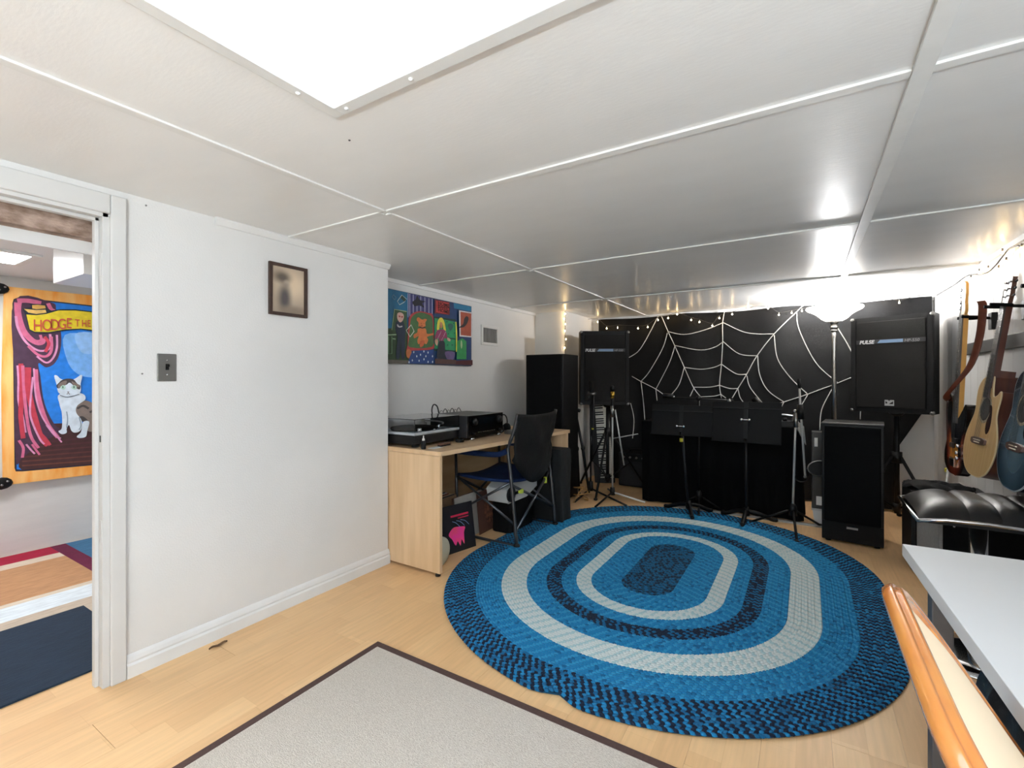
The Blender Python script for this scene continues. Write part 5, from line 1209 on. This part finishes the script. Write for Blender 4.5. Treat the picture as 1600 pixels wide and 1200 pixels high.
# ------------------------------------------------------------------ amps behind the stool
M_tolex = mat('grey_tolex', (150, 148, 145), .75, bump=.6, bscale=240, var=.12, vscale=50)
def combo(label, x0, x1, y0, y1, h, rim_m):
    t = thing('guitar_amplifier', label, 'amplifier', ((x0 + x1) / 2, (y0 + y1) / 2, 0))
    f = MB(); f.box((x0, y0 + .004, .012), (x0 + .018, y1, h)); f.box((x1 - .018, y0 + .004, .012), (x1, y1, h)); f.box((x0 + .018, y0 + .004, h - .035), (x1 - .018, y1, h)); f.box((x0 + .018, y0 + .004, .012), (x1 - .018, y1, .05)); f.box((x0 + .018, y1 - .02, .05), (x1 - .018, y1, h - .035))
    part(t, 'cabinet', f, rim_m, world=True, bevel=.005)
    part(t, 'grille', MB().box((x0 + .018, y0 + .012, .05), (x1 - .018, y0 + .022, h - .035)), M_blackm, world=True)
    for (x, z) in ((x0 + .016, h - .016), (x1 - .016, h - .016), (x0 + .016, .028), (x1 - .016, .028)):
        part(t, 'corner', MB().cbox((x, y0 + .008, z), (.036, .014, .032)), M_chrome, world=True, bevel=.005)
    part(t, 'handle', MB().tube(spl([((x0 + x1) / 2 - .09, (y0 + y1) / 2, h), ((x0 + x1) / 2 - .07, (y0 + y1) / 2, h + .025), ((x0 + x1) / 2 + .07, (y0 + y1) / 2, h + .025), ((x0 + x1) / 2 + .09, (y0 + y1) / 2, h)], 4), .008, 8), M_plastic, world=True)
    for (x, y) in ((x0 + .04, y0 + .05), (x1 - .04, y0 + .05), (x0 + .04, y1 - .05), (x1 - .04, y1 - .05)): part(t, 'foot', MB().lathe([(0, 0), (.016, 0), (.016, .012), (0, .012)], 10, M=Matrix.Translation((x, y, 0))), M_plastic, world=True)
    part(t, 'power_lamp', MB().ell((x0 + .06, y0 + .010, h - .065), (.006, .006, .006), 0, 8, 5), M_chrome, world=True)
combo('grey covered guitar amplifier behind the stool pedestal', .565, .920, 3.12, 3.66, .505, M_tolex)
t = thing('speaker_cabinet', 'dark brown black cabinet between the tower speaker and the grey amplifier', 'cabinet', (.73, 3.87, 0))
part(t, 'cabinet', MB().box((.545, 3.70, .012), (.915, 4.02, .49)), mat('brown_black_vinyl', (18, 16, 15), .5, var=.2, vscale=9, stretch=(1, 1, .2)), world=True, bevel=.005)
part(t, 'grille', MB().box((.565, 3.692, .04), (.895, 3.70, .46)), M_blackm, world=True)
for (x, y) in ((.57, 3.73), (.89, 3.73), (.57, 3.99), (.89, 3.99)): part(t, 'foot', MB().lathe([(0, 0), (.016, 0), (.016, .012), (0, .012)], 10, M=Matrix.Translation((x, y, 0))), M_plastic, world=True)
def heap(a, b):
    an = 2 * PI * a; r = .17 * (1 - .0 * b); k = math.sin(PI * b / 2)
    return Vector((.69 + math.cos(an) * r * math.cos(PI * b / 2) * 1.0 + .008 * math.sin(9 * an), 3.82 + math.sin(an) * r * .75 * math.cos(PI * b / 2), .506 + .03 * k + .012 * math.sin(7 * an + 9 * b) * math.cos(PI * b / 2)))
single('bundled_cloth', MB().grid(heap, 32, 10), M_blackm, 'bundled black cloth on top of the dark cabinet', 'cloth', loc=(.69, 3.82, .49))
# thin yellow capped stick leaning at the wall
t = thing('cymbal_rod', 'thin metal rod with a yellow clip leaning at the right wall', 'rod', (.76, 4.05, 0))
pa, pb = Vector((.76, 4.06, .605)), onx(1482, 728, .85)
part(t, 'rod', MB().tube([Vector((.74, 4.08, .01)), pb], .008, 8), M_sil, world=True)
part(t, 'clip', MB().cbox(pb + Vector((-.004, .0, -.03)), (.03, .03, .025)), mat('yellow_tape', (196, 186, 60), .5), world=True)

# ------------------------------------------------------------------ white table
t = thing('white_table', 'white laminate table with thick edge at the right wall', 'table', (.215, 1.580, 0), math.radians(2.2))
part(t, 'tabletop', MB().box((0, -1.62, .709), (.655, 0, .74)), M_table, bevel=.0015)
M_leg = mat('grey_table_leg', (96, 100, 106), .4, .6)
for (x, y) in ((.06, -.07), (.60, -.07), (.06, -1.55), (.60, -1.55)):
    lg = part(t, 'leg', MB().box((x - .02, y - .02, .004), (x + .02, y + .02, .709)), M_leg, bevel=.002)
part(t, 'apron', MB().box((.04, -1.53, .66), (.055, -.09, .7085)), M_leg)
t = thing('duffel_bag', 'crumpled black bag on the floor under the white table', 'bag', (.60, 1.86, 0))
def bag(a, b):
    an = 2 * PI * a; k = math.cos(PI * (b - .5)) ** .6 if 0 < b < 1 else 0
    return Vector((.17 * k * math.cos(an) + .01 * math.sin(11 * an), .24 * k * math.sin(an) + .012 * math.sin(8 * an + 6 * b), .19 - .185 * math.cos(PI * b) + .012 * math.sin(7 * an) * k))
part(t, 'body', MB().grid(bag, 36, 16), mat('black_nylon', (26, 28, 31), .35, bump=.6, bscale=18))
for s_ in (-1, 1): part(t, 'handle', MB().tube(spl([(.07 * s_, -.13, .33), (.08 * s_, -.09, .42), (.08 * s_, .09, .42), (.07 * s_, .13, .33)], 5), .011, 8), M_blackm)

# ------------------------------------------------------------------ wooden chair in the foreground
honey = mat('honey_varnished_wood', (210, 140, 70), .25, rgb2=(184, 106, 48), vscale=5, stretch=(6, 1, 6), coat=.6)
peach = mat('peach_cream_upholstery', (246, 220, 184), .55)
# back frame lies in a plane reclined toward -x; s along y, h up the plane
t = thing('dining_chair', 'honey wood chair with cream upholstered back tucked at the white table', 'chair', (.32, .72, 0))
zt, xt, yc_, wch, hch, lean = .888, .100, .642, .50, .46, math.radians(32)
def bpos(s, h, off=0):   # h measured down from the top, off along the front normal
    return Vector((xt + math.sin(lean) * h + math.cos(lean) * off, yc_ + s, zt - math.cos(lean) * h + math.sin(lean) * off))
def rrect(wd, hd, r, n=8, ext=0):
    out = []
    for (cx_, cy_, a0) in ((wd / 2 - r, r, -PI / 2), (wd / 2 - r, hd - r, 0), (-wd / 2 + r, hd - r, PI / 2), (-wd / 2 + r, r, PI)):
        for k in range(n + 1): a = a0 + PI / 2 * k / n; out.append((cx_ + (r) * math.cos(a), cy_ + r * math.sin(a)))
    return out
path = rrect(wch, hch, .13, 14)
prof_ = [(-.013, -.010), (-.006, -.014), (.006, -.014), (.013, -.010), (.0145, -.004), (.0145, .001), (.0125, .0035), (.0105, .002), (.0085, .004), (.007, .0085), (.002, .0105), (-.003, .0095), (-.006, .0065), (-.008, .008), (-.011, .007), (-.014, .002), (-.015, -.004)]   # (outward, front)
def frame_mesh():
    mb = MB(); n = len(path); m = len(prof_); vs = []
    for i in range(n):
        p0, p1 = Vector(path[i - 1]), Vector(path[(i + 1) % n]); tg = (p1 - p0).normalized(); nr = Vector((tg.y, -tg.x))
        for (o_, f_) in prof_: vs.append(bpos(path[i][0] + nr.x * o_, path[i][1] + nr.y * o_, f_))
    fs = [(i * m + k, i * m + (k + 1) % m, ((i + 1) % n) * m + (k + 1) % m, ((i + 1) % n) * m + k) for i in range(n) for k in range(m)]
    return mb.add(vs, fs, 0, True)
part(t, 'back_frame', frame_mesh(), honey, world=True)
inner = rrect(wch - .022, hch - .022, .12, 14); inner = [(a, b_ + .011) for a, b_ in inner]
pn = MB(); cen = (0, hch / 2)
for side in (1, -1):
    rings = []
    for k in range(7):
        f_ = 1 - k / 6
        rings.append([bpos(cen[0] + (a - cen[0]) * f_, cen[1] + (b_ - cen[1]) * f_, side * (.002 + .012 * (1 - f_ ** 6))) for a, b_ in inner])
    n = len(inner); vs = [p for r_ in rings for p in r_]
    fs = [(k * n + i, k * n + (i + 1) % n, (k + 1) * n + (i + 1) % n, (k + 1) * n + i) for k in range(6) for i in range(n)]
    pn.add(vs, fs, 0, True)
part(t, 'back_cushion', pn, peach, world=True)
for s_ in (-1, 1):
    pl_ = [bpos(s_ * .19, hch - .03), bpos(s_ * .195, hch + .05), Vector((.345, yc_ + s_ * .2, .40)), Vector((.31, yc_ + s_ * .205, .2)), Vector((.24, yc_ + s_ * .21, .002))]
    part(t, 'rear_leg', MB().tube(spl(pl_, 5), .019, 10), honey, world=True)
    part(t, 'front_leg', MB().tube(spl([(.705, yc_ + s_ * .21, .40), (.73, yc_ + s_ * .22, .25), (.715, yc_ + s_ * .215, .002)], 5), [.024] * 5 + [.02] * 3 + [.014] * 3, 10), honey, world=True)
part(t, 'seat_frame', MB().prism([(.33, yc_ - .21), (.73, yc_ - .24), (.73, yc_ + .24), (.33, yc_ + .21)], .37, .42, 'xy'), honey, world=True, bevel=.008)
part(t, 'seat_cushion', MB().grid(lambda a, b_: Vector((.345 + .37 * a, yc_ + (.2 + .025 * a) * (2 * b_ - 1), .421 + .05 * (1 - (2 * a - 1) ** 4) * (1 - (2 * b_ - 1) ** 4))), 12, 12), peach, world=True)
